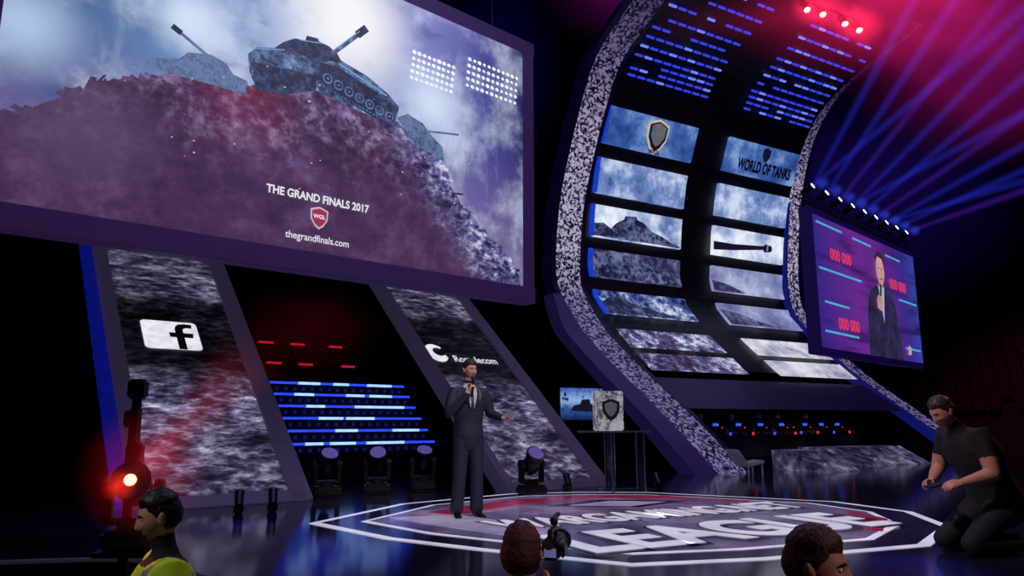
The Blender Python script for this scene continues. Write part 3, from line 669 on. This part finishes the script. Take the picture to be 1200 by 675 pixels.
# ------------------------------------------------------------------ low textured slabs + desks at the back
rubf=led('slab_rubble',[(.32,(16,16,36)),(.46,(46,44,78)),(.58,(90,86,124)),(.74,(180,176,208))],1.4,.45,rub=True)
for (x,y,sx,a) in ((9.6,20.3,3.4,28),(7.2,17.7,1.2,28)):
    e=empty('stage_apron_slab',(x,y,0),(0,0,R(a)))
    obj('wedge',[(-sx/2,-.6,0),(sx/2,-.6,0),(sx/2,.9,0),(-sx/2,.9,0),(-sx/2,.3,.45),(sx/2,.3,.45),(sx/2,.9,.45),(-sx/2,.9,.45),],[(0,1,5,4),(4,5,6,7),(0,4,7,3),(1,2,6,5),(3,7,6,2),(0,3,2,1)],rubf,e)
def desk(loc,yaw,wd):
    e=empty('player_desk',loc,(0,0,R(yaw)))
    mb=MB(); mb.box((0,0,.74),(wd,.7,.05),0,bev=.01)
    for x in(-wd/2+.05,wd/2-.05): mb.box((x,0,.36),(.06,.6,.72),0)
    mb.box((0,-.32,.45),(wd-.1,.03,.5),0); mb.make('table',[mat('desk_dark',(28,26,40),.35)],e)
    k=int(wd/.75); ms=MB()
    for i in range(k):
        x=-wd/2+wd*(i+.5)/k
        ms.box((x,.05,1.02),(.55,.04,.34),0,bev=.01); ms.box((x,.08,.8),(.05,.05,.14),0); ms.box((x,.08,.775),(.22,.16,.02),0)
        ms.box((x,.074,1.02),(.5,.01,.3),1)
        ms.box((x-.1,.028,1.04),(.2,.006,.07),2); ms.box((x+.14,.028,.96),(.05,.006,.03),3)
        ms.box((x+.3,-.1,.80),(.04,.04,.08),3 if i%2 else 2)
    ms.make('monitors',[black,flat('mon_glow',(60,110,230),1.4),flat('mon_badge',(50,90,235),1.4),flat('desk_red_lamp',(240,40,50),1.3)],e); return e
desk((6.6,20.6,0),30,3.4); desk((9.3,23.0,0),30,3.0)
e=empty('lounge_chair',(4.98,16.2,0),(0,0,R(20)))
mb=MB(); mb.box((-.2,0,.36),(.08,.42,.44),0,rot=(0,R(-38),0),bev=.03); mb.box((.14,0,.24),(.46,.42,.07),0,rot=(0,R(-10),0),bev=.03)
for x in(-.05,.3):
    for y in(-.16,.16): mb.cyl((x,y,0),(x,y,.22),.018,n=8)
mb.make('frame',[mat('white_plastic',(150,144,170),.4,es=.08)],e)

# ------------------------------------------------------------------ lighting stand at the left
LS=empty('lighting_stand',(-2.28,4.55,-1.0))
mb=MB(); mb.cyl((0,0,.0),(0,0,2.25),.028,n=10); mb.cyl((0,0,.9),(0,0,1.3),.04,n=10); mb.cyl((0,0,1.75),(0,0,1.85),.045,n=10)
for a in(90,210,330):
    mb.cyl((0,0,.75),(.55*math.cos(R(a)),.55*math.sin(R(a)),.02),.016,n=8)
mb.box((0,0,2.3),(.1,.09,.12),0,bev=.015); mb.box((.0,0,1.98),(.05,.05,.4),0)
mb.box((.03,-.03,1.9),(.09,.08,.16),0,bev=.015); mb.box((-.02,0,2.12),(.08,.07,.1),0,bev=.01)
mb.box((0.06,-.03,1.36),(.32,.3,.03),0,bev=.005)
mb.make('stand',[mat('stand_black',(18,18,22),.4,.3)],LS)
e=moving_head((-2.22,4.5,.378),15,70,flat('lens_orange',(255,140,90),9.0),.82,.04)
bp=V((-2.20,4.36,.378+.47*.82))
ob=beam('red_beam',bp,V((.50,.45,.72)),1.15,.05,.34,beam_mat('beam_lamp_red',(240,66,70),1.5,1.15,.05,.34,1.5)); keep(ob,e)
ob=beam('red_beam_low',bp,V((.42,.1,-.62)),.8,.04,.24,beam_mat('beam_lamp_red_low',(225,30,40),.6,.8,.04,.24,1.6)); keep(ob,e)
gv=volume_emit('orange_glow',(255,44,30),7.5)
mb=MB(); mb.sphere((0,0,0),1,0,24,16); o=mb.make('lens_glow',[gv],None,bp+V((.0,-.08,-.01))); o.scale=(.11,.11,.11); keep(o,e)
gv2=volume_emit('red_glow_wide',(230,26,40),.75)
mb=MB(); mb.sphere((0,0,0),1,0,24,16); o=mb.make('lens_glow_wide',[gv2],None,bp+V((.05,.1,.05))); o.scale=(.42,.3,.42); keep(o,e)

# ================================================================== people
def head_mesh(name,parent,loc,rot,skin,hair,lipm,scale=1.0,hairlen='short',seed=0):
    NU,NV=56,44
    def shape(d):
        x,y,z=d.x*.077,d.y*.097,d.z*.120
        if d.z<0:
            k=-d.z; x*=1-.30*k**1.6
            if d.y>0: y*=1-.42*k
            else: y*=1-.05*k
        fr=max(0,-d.y)
        if fr>0.2:
            g=lambda a,b: math.exp(-(a*a)/(b*b))
            zz=z
            if -.048<zz<.028:
                t=(.028-zz)/.062; prof=min(1,max(0,t)) if zz>-.034 else max(0,(zz+.048)/.014)
                y-=.028*prof*g(x,.010+.006*prof)*fr
            y+=.013*(g(abs(x)-.031,.015)*g(zz-.010,.012))
            y-=.006*g(zz-.031,.009)*g(x,.05)
            y-=.012*g(x,.022)*g(zz+.102,.018)
            y-=.008*g(x,.02)*g(zz+.066,.010); y+=.004*g(x,.024)*g(zz+.082,.006)
            y-=.006*g(abs(x)-.045,.016)*g(zz+.022,.02)
        return V((x,y,z))
    vs=[];fs=[];mi=[]
    for j in range(NV+1):
        ph=math.pi*j/NV
        for i in range(NU):
            a=2*math.pi*i/NU; vs.append(shape(V((math.sin(ph)*math.cos(a),math.sin(ph)*math.sin(a),math.cos(ph)))))
    for j in range(NV):
        for i in range(NU):
            q=(j*NU+i,(j+1)*NU+i,(j+1)*NU+(i+1)%NU,j*NU+(i+1)%NU); fs.append(q)
            c=sum((vs[k] for k in q),V())/4
            mi.append(1 if (abs(c.x)<.025 and abs(c.z+.066)<.0075 and c.y<-.05) else 0)
    o=obj(name,vs,fs,[skin,lipm],parent,loc,rot,True,mi); o.scale=(scale,)*3
    hv=[];hf=[]
    def hairline(d):
        if d.y<-.55: return .066
        if d.y<-.1: return .066-(d.y+.55)/.45*.06
        if d.y<.15: return .006
        return -.055
    for j in range(NV+1):
        ph=math.pi*j/NV
        for i in range(NU):
            a=2*math.pi*i/NU; d=V((math.sin(ph)*math.cos(a),math.sin(ph)*math.sin(a),math.cos(ph)))
            p=shape(d); hl=hairline(d); ov=min(1,max(0,(p.z-hl)/.02))
            n=mnoise.noise(d*9+V((seed,0,0)))*.006+mnoise.noise(d*25+V((seed,3,0)))*.004
            th=(.003+.009*ov+(.008 if d.z>.5 else .0)*ov+n*ov) if p.z>hl-.008 else -.004
            hv.append(p*(1+th/.1))
    for j in range(NV):
        for i in range(NU): hf.append((j*NU+i,(j+1)*NU+i,(j+1)*NU+(i+1)%NU,j*NU+(i+1)%NU))
    keepf=[f for f in hf if sum(hv[k].z for k in f)/4>hairline(sum((hv[k] for k in f),V()).normalized())-.012]
    obj('hair',hv,keepf,[hair],o,smooth=True)
    mb=MB()
    for s in(-1,1):
        mb.sphere((s*.031,-.0775,.010),(.0125,.011,.009),0,12,8); mb.sphere((s*.031,-.0865,.010),(.0052,.004,.0052),1,10,6)
        mb.cyl((s*.016,-.096,.030),(s*.034,-.093,.034),.0035,.0035,6,2); mb.cyl((s*.034,-.093,.034),(s*.050,-.080,.028),.0035,.002,6,2)
        mb.sphere((s*.077,.008,-.004),(.010,.019,.032),3,12,8); mb.sphere((s*.084,.012,.008),(.008,.014,.02),3,10,6)
    mb.make('face_details',[mat('eye_white',(220,215,215),.3),mat('iris',(30,22,20),.3),hair,skin],o,smooth=True)
    return o
def tube(mb,pts,rad,right=V((1,0,0)),n=16):
    """closed tapered tube; rad entries r or (rx,ry)"""
    pts=[V(p) for p in pts]; vs=[];fs=[]
    L=len(pts)
    rings=[]
    for i,p in enumerate(pts):
        t=(pts[min(i+1,L-1)]-pts[max(i-1,0)]).normalized()
        r=right-t*right.dot(t)
        if r.length<.05: r=t.orthogonal()
        r.normalize(); f=t.cross(r)
        rx,ry=(rad[i] if isinstance(rad[i],tuple) else (rad[i],rad[i]))
        rings.append((p,t,r,f,rx,ry))
    seq=[]
    p,t,r,f,rx,ry=rings[0]; m0=min(rx,ry)
    seq+= [(p-t*m0*.9,r,f,rx*.35,ry*.35),(p-t*m0*.55,r,f,rx*.8,ry*.8)]
    seq+=[(q[0],q[2],q[3],q[4],q[5]) for q in rings]
    p,t,r,f,rx,ry=rings[-1]; m0=min(rx,ry)
    seq+=[(p+t*m0*.55,r,f,rx*.8,ry*.8),(p+t*m0*.9,r,f,rx*.35,ry*.35)]
    for (p,r,f,rx,ry) in seq:
        for k in range(n):
            a=2*math.pi*k/n; vs.append(p+r*(rx*math.cos(a))+f*(ry*math.sin(a)))
    for j in range(len(seq)-1):
        for k in range(n): fs.append((j*n+k,j*n+(k+1)%n,(j+1)*n+(k+1)%n,(j+1)*n+k))
    fs.append(tuple(range(n-1,-1,-1))); fs.append(tuple(range((len(seq)-1)*n,len(seq)*n)))
    mb.add(vs,fs)
def person(name,loc,yaw,J,mats,tags,voxel=.009,scale=1.0,hair=None,skin=None,bulk=1.0,head_rot=(0,0,0),
           rule=None,hands=True,seed=0,curlL=.5,curlR=.5):
    """J: joints in local space, facing -Y, +X is the person's left"""
    e=empty(name,loc,(0,0,R(yaw))); e.scale=(scale,)*3
    mb=MB(); segs=[]
    def seg(p,q,rp,rq,tag): segs.append((V(p),V(q),rp,rq,tag))
    pel,wst,chs,nck,hd=[V(J[k]) for k in('pelvis','waist','chest','neck','head')]
    sp=[pel+(pel-wst).normalized()*.10,pel,pel.lerp(wst,.6),wst,wst.lerp(chs,.5),chs,chs.lerp(nck,.42),chs.lerp(nck,.72),chs.lerp(nck,.93)]
    b=bulk
    rd=[(.150*b,.112*b),(.170*b,.125*b),(.158*b,.118*b),(.152*b,.112*b),(.168*b,.122*b),(.190*b,.128*b),(.195*b,.112*b),(.150*b,.085*b),(.075,.070)]
    rt=V(J.get('right',(1,0,0)))
    tube(mb,sp,rd,rt,24)
    for i in range(len(sp)-1): seg(sp[i],sp[i+1],(rd[i][0]+rd[i][1])/2,(rd[i+1][0]+rd[i+1][1])/2,'torso_low' if i<2 else 'torso')
    top=nck.lerp(hd,.55)
    tube(mb,[nck-(top-nck).normalized()*.05,nck,top],[.068,.057,.054],rt,16); seg(nck,top,.057,.054,'neck')
    for S,sg in(('L',1),('R',-1)):
        sh_,el,wr=[V(J[S+k]) for k in('sh','el','wr')]
        ex=J.get('sleeve',.008)
        tube(mb,[chs.lerp(nck,.35).lerp(sh_,.55),sh_,sh_.lerp(el,.35),el.lerp(sh_,.12),el],[.07*b,.066*b,.056+ex,.046+ex,.043+ex],V((0,1,0)),16)
        tube(mb,[el,el.lerp(wr,.3),el.lerp(wr,.75),wr],[.043+ex*.9,.043+ex*.7,.031+ex*.7,.026+ex*.6],V((0,1,0)),14)
        seg(chs.lerp(nck,.4),sh_,.1,.066,'torso'); seg(sh_,sh_.lerp(el,.55),.066,.052,'sleeve'); seg(sh_.lerp(el,.55),el,.052,.045,'uparm'); seg(el,wr,.045,.028,'forearm')
        if hands:
            hdn=V(J[S+'hd']).normalized(); pn=V(J[S+'pn']); pn=(pn-hdn*pn.dot(hdn)).normalized(); lat=hdn.cross(pn)*( -1 if S=='L' else 1)
            curl=curlL if S=='L' else curlR
            tube(mb,[wr,wr+hdn*.03,wr+hdn*.07,wr+hdn*.09],[(.026,.02),(.034,.017),(.041,.015),(.040,.013)],lat,14)
            seg(wr+hdn*.01,wr+hdn*.09,.03,.035,'hand')
            for k,(off,ln) in enumerate(((.030,.92),(.010,1.03),(-.010,.96),(-.029,.76))):
                p=wr+hdn*(.088-.004*abs(k-1))+lat*off; ang=0.0; pts=[p-hdn*.02,p]
                for q,l in enumerate((.042,.027,.021)):
                    ang+=curl*(.75 if q==0 else 1.0)*(1+.08*k)
                    p=p+(hdn*math.cos(ang)+pn*math.sin(ang))*l*ln; pts.append(p)
                tube(mb,pts,[.009,.0095,.0088,.008,.007],lat,10)
                for u,v_ in zip(pts,pts[1:]): seg(u,v_,.009,.008,'hand')
            p=wr+hdn*.028+lat*.026; d1=(hdn*.65+lat*.7+pn*.35).normalized(); d2=(hdn*.85+lat*.25+pn*(.3+.6*curl)).normalized()
            pts=[p,p+d1*.035,p+d1*.035+d2*.032,p+d1*.035+d2*.032+(d2+pn*.4*curl).normalized()*.024]
            tube(mb,pts,[.014,.0115,.0100,.008],lat,10)
            for u,v_ in zip(pts,pts[1:]): seg(u,v_,.012,.009,'hand')
        hp,kn,an,to=[V(J[S+k]) for k in('hip','kn','an','to')]
        tr=J.get('trouser',.010)
        tube(mb,[hp,hp.lerp(kn,.3),hp.lerp(kn,.75),kn],[.094*b,.086*b,.064+tr,.056+tr],V((0,1,0)),18)
        tube(mb,[kn,kn.lerp(an,.3),kn.lerp(an,.75),an],[.056+tr,.056+tr,.042+tr*1.6,.040+tr*1.8],V((0,1,0)),16)
        seg(hp,kn,.09,.065,'thigh'); seg(kn,an,.06,.045,'shin')
        fd=(to-an); up=V(J.get('solen',(0,0,1)))
        hl=an-fd.normalized()*.045; side=fd.cross(up).normalized()
        drop=V(J.get('drop',(0,0,-.05)))
        tube(mb,[hl+drop,an+drop+fd*.25,an+drop*1.12+fd*.65,to+drop*1.2],[(.036,.036),(.040,.040),(.046,.030),(.036,.020)],side,14)
        seg(hl+drop,to+drop,.04,.03,'shoe')
    me=bpy.data.meshes.new(name+'_raw'); me.from_pydata(mb.v,[],mb.f); me.update()
    tmp=bpy.data.objects.new(name+'_tmp',me); COL.objects.link(tmp)
    rm=tmp.modifiers.new('r','REMESH'); rm.mode='VOXEL'; rm.voxel_size=voxel; rm.adaptivity=0
    sm=tmp.modifiers.new('s','SMOOTH'); sm.factor=.5; sm.iterations=3 if voxel<.01 else 2
    bpy.context.view_layer.update()
    dg=bpy.context.evaluated_depsgraph_get(); ev=tmp.evaluated_get(dg); bm_=bpy.data.meshes.new_from_object(ev)
    bpy.data.objects.remove(tmp)
    bm_.name=name+'_body'; bm_.materials.clear()
    order=list(mats.keys())
    for k in order: bm_.materials.append(mats[k])
    n=len(bm_.polygons); C=np.empty(n*3); bm_.polygons.foreach_get('center',C); C=C.reshape(-1,3)
    best=np.full(n,1e9); bt=np.zeros(n,int); tl=sorted(set(s[4] for s in segs))
    for (p,q,rp,rq,tg) in segs:
        p=np.array(p);q=np.array(q); d=q-p; L2=max(d@d,1e-9); t=np.clip((C-p)@d/L2,0,1)
        dist=np.linalg.norm(C-(p+t[:,None]*d),axis=1)-(rp+(rq-rp)*t)
        up_=dist<best; best[up_]=dist[up_]; bt[up_]=tl.index(tg)
    idx=np.zeros(n,int)
    for i,tg in enumerate(tl): idx[bt==i]=order.index(tags.get(tg,order[0]))
    if rule: idx=rule(C,np.array([tl[k] for k in bt]),idx,order)
    bm_.polygons.foreach_set('material_index',idx.astype(np.int32)); bm_.polygons.foreach_set('use_smooth',[True]*n); bm_.update()
    o=bpy.data.objects.new('body',bm_); COL.objects.link(o); o.parent=e
    head_mesh('head',e,hd,head_rot,skin,hair,mats.get('lip') or mat('lip',(165,95,88),.5),J.get('headscale',1.0),seed=seed)
    return e
skin=mat('skin',(220,166,140),.5,namt=.06); skin2=mat('skin_warm',(204,142,116),.5,namt=.06)
lip=mat('lip',(165,95,88),.5)
hair_br=mat('hair_brown',(58,38,30),.5,nscale=60,namt=.5,bump=.5); hair_dk=mat('hair_dark',(28,20,20),.5,nscale=60,namt=.5,bump=.5); hair_rd=mat('hair_reddish',(74,34,32),.55,nscale=70,namt=.6,bump=.7)
suitm=mat('suit_navy',(38,42,66),.7,nscale=40,bump=.2); blk=mat('cloth_black',(20,20,25),.8,nscale=30,bump=.3); shirtw=mat('shirt_white',(215,215,225),.7); tiem=mat('tie',(30,34,70),.5)
shoe=mat('shoe_black',(14,13,14),.3); jeans=mat('trousers_dark',(24,25,36),.8)
def standing(**k):
    J=dict(pelvis=(0,0,.94),waist=(0,0,1.08),chest=(0,-.005,1.30),neck=(0,.01,1.525),head=(0,-.015,1.70),
      Lsh=(.185,.005,1.45),Lel=(.235,.03,1.16),Lwr=(.245,-.04,.90),Rsh=(-.185,.005,1.45),Rel=(-.235,.03,1.16),Rwr=(-.245,-.04,.90),
      Lhd=(0,-.1,-1),Rhd=(0,-.1,-1),Lpn=(-1,0,0),Rpn=(1,0,0),
      Lhip=(.088,0,.90),Lkn=(.095,-.01,.49),Lan=(.10,.02,.095),Lto=(.125,-.15,.07),Rhip=(-.088,0,.90),Rkn=(-.095,-.01,.49),Ran=(-.10,.02,.095),Rto=(-.125,-.15,.07))
    J.update(k); return J
SP=dict(torso='shirt',torso_low='shirt',neck='skin',sleeve='shirt',uparm='shirt',forearm='shirt',hand='skin',thigh='jeans',shin='jeans',shoe='shoe')
ST_=dict(SP,uparm='skin',forearm='skin')
# ---- presenter
def suit_rule(C,T,idx,order):
    x,y,z=C[:,0],C[:,1],C[:,2]
    v=(y<-.02)&(z>1.20)&(z<1.515)&(np.abs(x)<.012+.26*(z-1.20))&(np.abs(x)<.075)&((T=='torso')|(T=='neck'))
    idx[v]=order.index('shirt'); t=(np.abs(x)<.02)&(y<-.05)&(z>1.2)&(z<1.50)&(T!='hand')&(T!='forearm'); idx[t&v]=order.index('tie')
    c=(z>1.50)&(z<1.545)&((T=='neck')|(T=='torso')); idx[c]=order.index('shirt')
    return idx
Jp=standing(Rel=(-.27,-.09,1.19),Rwr=(-.085,-.215,1.42),Rhd=(.35,-.1,.9),Rpn=(.9,.0,-.35),
            Lel=(.275,.0,1.19),Lwr=(.36,-.22,1.13),Lhd=(.35,-.85,.10),Lpn=(-.5,-.1,.8),trouser=.022,sleeve=.017,
            Lhip=(.088,0,.90),Lkn=(.105,-.01,.49),Lan=(.115,.02,.095),Lto=(.15,-.15,.07),Rkn=(-.105,-.01,.49),Ran=(-.125,.03,.095),Rto=(-.15,-.14,.07))
PR_=person('presenter',(-.52,9.0,0.004),22,Jp,dict(suit=suitm,shirt=shirtw,tie=tiem,skin=skin,shoe=shoe,lip=lip),
   dict(torso='suit',torso_low='suit',neck='skin',sleeve='suit',uparm='suit',forearm='suit',hand='skin',thigh='suit',shin='suit',shoe='shoe'),
   .0075,1.01,hair_br,skin,1.10,(R(6),0,R(18)),rule=suit_rule,curlL=.5,curlR=1.0)
mb=MB(); a=V((-.035,-.235,1.43)); b=V((.0,-.16,1.625)); d=(b-a).normalized()
mb.cyl(a-d*.05,a+d*.12,.012,.017,12); mb.sphere(b-d*.03,.027,1,14,10); mb.cyl(a+d*.12,b-d*.035,.018,.022,12)
mb.make('microphone',[mat('mic_body',(20,20,24),.35),mat('mic_grille',(70,70,80),.4,.7)],PR_,smooth=True)
mb=MB(); mb.box((.40,-.345,1.165),(.16,.11,.004),0,rot=(R(-40),R(15),R(20))); mb.box((.40,-.348,1.171),(.16,.11,.004),0,rot=(R(-36),R(12),R(28)))
mb.make('cue_cards',[mat('card_white',(225,222,215),.6)],PR_)
mb=MB()
for s in(-1,1):
    mb.add([(s*.016,-.155,1.22),(s*.05,-.153,1.35),(s*.075,-.131,1.44),(s*.06,-.098,1.50),(s*.085,-.103,1.49),(s*.115,-.131,1.42),(s*.085,-.153,1.33)],[tuple(range(7))])
mb.make('lapels',[mat('lapel',(26,28,44),.5)],PR_)

# ---- kneeling technician, leaning forward
Jt=dict(pelvis=(0,.02,.42),waist=(0,-.04,.56),chest=(0,-.15,.77),neck=(0,-.28,.965),head=(0,-.395,1.10),
   Lsh=(.185,-.23,.91),Lel=(.25,-.22,.63),Lwr=(.17,-.43,.56),Rsh=(-.185,-.23,.91),Rel=(-.25,-.27,.64),Rwr=(-.1,-.47,.56),
   Lhd=(-.2,-1,-.15),Lpn=(-.6,0,-.8),Rhd=(.2,-1,-.15),Rpn=(.6,0,-.8),
   Lhip=(.09,.02,.38),Lkn=(.14,-.38,.10),Lan=(.12,.04,.085),Lto=(.12,.21,.075),Rhip=(-.09,.02,.38),Rkn=(-.14,-.38,.10),Ran=(-.12,.04,.085),Rto=(-.12,.21,.075),
   drop=(0,0,-.02),sleeve=.012,trouser=.022,solen=(0,0,-1))
TE=person('technician',(4.19,6.66,0),-78,Jt,dict(shirt=blk,skin=skin2,jeans=jeans,shoe=mat('sneaker',(60,58,62),.6),lip=lip),
   ST_,.0085,1.08,hair_br,skin2,1.34,(R(28),0,0),seed=3,curlL=.5,curlR=.6)
mb=MB(); mb.box((.04,-.57,.53),(.09,.15,.014),0,bev=.004,rot=(R(10),0,0)); mb.make('handheld_phone',[black],TE)
mb=MB()
for x in (.12,-.12): mb.box((x,.14,.02),(.09,.26,.035),0,bev=.012)
mb.make('shoe_soles',[mat('sole_white',(210,210,215),.6)],TE)
# ---- foreground people on the ground
hiv=mat('hi_vis_yellow',(185,215,44),.6,es=.08); hiv2=mat('reflective_grey',(140,145,145),.4)
def hv_rule(C,T,idx,order):
    z=C[:,2]; x=C[:,0]
    s=((T=='torso')|(T=='sleeve'))&(((np.abs(x)>.10)&(np.abs(x)<.145))|((z>1.13)&(z<1.19)))
    idx[s]=order.index('tape'); idx[(z>1.475)&(T!='neck')&(np.abs(x)<.08)]=order.index('collar'); return idx
person('steward',(-1.66,3.72,-1.0),-58,standing(Lel=(.24,-.02,1.18),Lwr=(.2,-.22,1.05),Lhd=(-.2,-1,0),neck=(0,-.005,1.53),head=(0,-.04,1.695)),dict(vest=hiv,tape=hiv2,collar=jeans,skin=skin,jeans=jeans,shoe=shoe,lip=lip),
   dict(torso='vest',torso_low='vest',neck='skin',sleeve='vest',uparm='vest',forearm='vest',hand='skin',thigh='jeans',shin='jeans',shoe='shoe'),
   .011,.975,hair_dk,skin,1.38,(R(12),0,R(-8)),rule=hv_rule,seed=5)
CO=person('camera_operator',(.035,3.0,-1.0),168,standing(Rel=(-.25,-.14,1.22),Rwr=(-.17,-.30,1.42),Rhd=(.3,-.3,.8),Rpn=(.8,-.3,0),Lel=(.25,-.14,1.22),Lwr=(.02,-.32,1.46),Lhd=(-.6,-.5,.5),Lpn=(-.5,-.3,.6)),
   dict(shirt=blk,skin=skin,jeans=jeans,shoe=shoe,lip=lip),SP,
   .010,.935,hair_rd,skin,1.05,(R(-4),0,R(0)),seed=8,curlL=.7,curlR=.9)
CM=empty('video_camera',(.175,3.28,.58),(0,0,R(-12)))
mb=MB(); mb.box((0,0,0),(.075,.17,.085),0,bev=.012); mb.cyl((0,.08,0),(0,.19,0),.036,.042,16); mb.cyl((0,.19,0),(0,.215,0),.05,.05,16)
mb.box((0,-.01,.075),(.02,.16,.018),0,bev=.005); mb.box((0,.06,.058),(.02,.02,.04),0); mb.box((0,-.08,.058),(.02,.02,.04),0)
mb.box((0,.03,.10),(.03,.03,.03),0,bev=.004); mb.cyl((0,-.02,.112),(0,.14,.118),.012,.012,10)
mb.box((-.055,-.03,.005),(.006,.075,.05),0,bev=.002); mb.cyl((0,-.085,.02),(0,-.13,.03),.018,.022,12); mb.box((.045,0,-.01),(.02,.10,.05),0,bev=.006)
mb.box((0,-.087,-.01),(.05,.006,.035),1)
mb.make('camcorder',[mat('camera_black',(30,30,36),.35),flat('viewfinder_glow',(120,120,170),.5)],CM)
person('spectator',(.96,2.5,-1.0),64,standing(),dict(shirt=blk,skin=skin2,jeans=jeans,shoe=shoe,lip=lip),ST_,
   .011,.965,hair_rd,skin2,1.05,(R(4),0,R(-4)),seed=11)
# ---- seated players in the distance
Js=dict(pelvis=(0,0,.52),waist=(0,0,.66),chest=(0,-.03,.88),neck=(0,-.04,1.10),head=(0,-.08,1.27),
   Lsh=(.185,-.02,1.03),Lel=(.25,-.12,.80),Lwr=(.18,-.36,.80),Rsh=(-.185,-.02,1.03),Rel=(-.25,-.12,.80),Rwr=(-.18,-.36,.80),
   Lhd=(0,-1,0),Lpn=(0,0,-1),Rhd=(0,-1,0),Rpn=(0,0,-1),
   Lhip=(.09,0,.50),Lkn=(.11,-.42,.50),Lan=(.11,-.42,.095),Lto=(.12,-.58,.07),Rhip=(-.09,0,.50),Rkn=(-.11,-.42,.50),Ran=(-.11,-.42,.095),Rto=(-.12,-.58,.07))
th=R(30)
for k,(s,base_) in enumerate(((-1.1,(6.6,20.6)),(0.1,(6.6,20.6)),(1.2,(6.6,20.6)),(-.7,(9.3,23.0)),(.6,(9.3,23.0)))):
    px=base_[0]+s*math.cos(th)-.95*math.sin(th); py=base_[1]+s*math.sin(th)+.95*math.cos(th)
    person('player',(px,py,0),30,Js,dict(shirt=blk,skin=skin2,jeans=jeans,shoe=shoe,lip=lip),ST_,
      .014,1.0,[hair_br,hair_dk,hair_rd][k%3],skin2,1.0,(R(8),0,0),seed=20+k)
    c=empty('gaming_chair',(px,py,0),(0,0,th)); mb=MB()
    mb.box((0,.02,.36),(.5,.48,.07),0,bev=.03); mb.box((0,.29,.80),(.46,.09,.72),0,bev=.03,rot=(R(-6),0,0)); mb.cyl((0,.02,.08),(0,.02,.34),.03,n=8)
    for a in range(5): mb.cyl((0,.02,.09),(.28*math.cos(a*1.2566),.02+.28*math.sin(a*1.2566),.04),.02,n=6)
    mb.make('chair',[mat('chair_black',(26,22,30),.5)],c)

# ================================================================== lights
def area(name,loc,tgt,size,power,rgb,sy=None):
    l=bpy.data.lights.new(name,'AREA'); l.energy=power; l.color=rgb; l.size=size
    if sy: l.shape='RECTANGLE'; l.size_y=sy
    o=bpy.data.objects.new(name,l); COL.objects.link(o); o.location=loc; o.rotation_euler=(V(tgt)-V(loc)).to_track_quat('-Z','Y').to_euler(); return o
def spot(name,loc,tgt,power,rgb,ang=30,blend=.5,rad=.1):
    l=bpy.data.lights.new(name,'SPOT'); l.energy=power; l.color=rgb; l.spot_size=R(ang); l.spot_blend=blend; l.shadow_soft_size=rad
    o=bpy.data.objects.new(name,l); COL.objects.link(o); o.location=loc; o.rotation_euler=(V(tgt)-V(loc)).to_track_quat('-Z','Y').to_euler(); return o
spot('presenter_key',(3.5,1.0,8.5),(-.5,9,1.3),2300,(1,.93,.9),14,.7)  # added key to brighten the presenter
spot('presenter_backlight',(-4,15.5,9),(-.5,9,1.2),500,(.6,.65,1),18,.6)
area('stage_wash',(2,8,10),(1.5,10,0),5,220,(.62,.55,1.0))  # added soft overhead fill for the stage
spot('technician_key',(-.5,4.5,5),(4.0,6.8,.7),560,(1,.78,.82),22,.6)  # added key to brighten the technician
spot('technician_rim',(9,10,6),(4.0,6.8,.8),350,(1,.2,.35),28,.6)
spot('steward_key',(-4.5,1.5,4.0),(-1.6,3.8,.55),190,(1,.9,.88),24,.7)  # added front-left key, brightens the steward's face
spot('steward_red',(-2.1,4.2,.9),(-1.6,3.8,.6),10,(1,.25,.12),90,.6)
spot('operator_key',(-2.5,-.5,4.5),(.1,3.1,.55),110,(1,.55,.55),20,.6)  # added key from the viewer's side for the operator's head
spot('operator_red',(2.5,5.5,3.0),(.1,3.1,.6),90,(1,.25,.25),40,.6)
spot('spectator_key',(4.0,.8,3.2),(.95,2.5,.55),150,(1,.72,.72),26,.6)
for i,(tx,ty_,pw) in enumerate(((-3.0,8.3,9000),(-2.0,7.0,16000),(-1.1,6.2,16000),(0.1,5.9,12000),(3.2,6.1,8000),(-3.3,7.2,9000))):
    spot('blue_reflection_spot_%d'%i,(tx-2,ty_+6,9),(tx,ty_,0),pw,(.06,.16,1),5.5,.9,.05)  # added spots whose pools imitate blue LED reflections on the floor
spot('emblem_red_fill',(6,14,9),(1.2,10.6,0),900,(1,.12,.3),18,.8)  # added spot that tints the middle of the emblem red
spot('blue_side_wash',(-7.5,8.5,6),(-4,9.6,1),180,(.12,.15,1),50,.8)
spot('violet_tower_wash',(9,12,12),(5.5,19,2.5),1100,(.45,.2,1),45,.8)
spot('grandstand_red',(14,22,12),(22,28,3),1800,(1,.12,.3),60,.8)
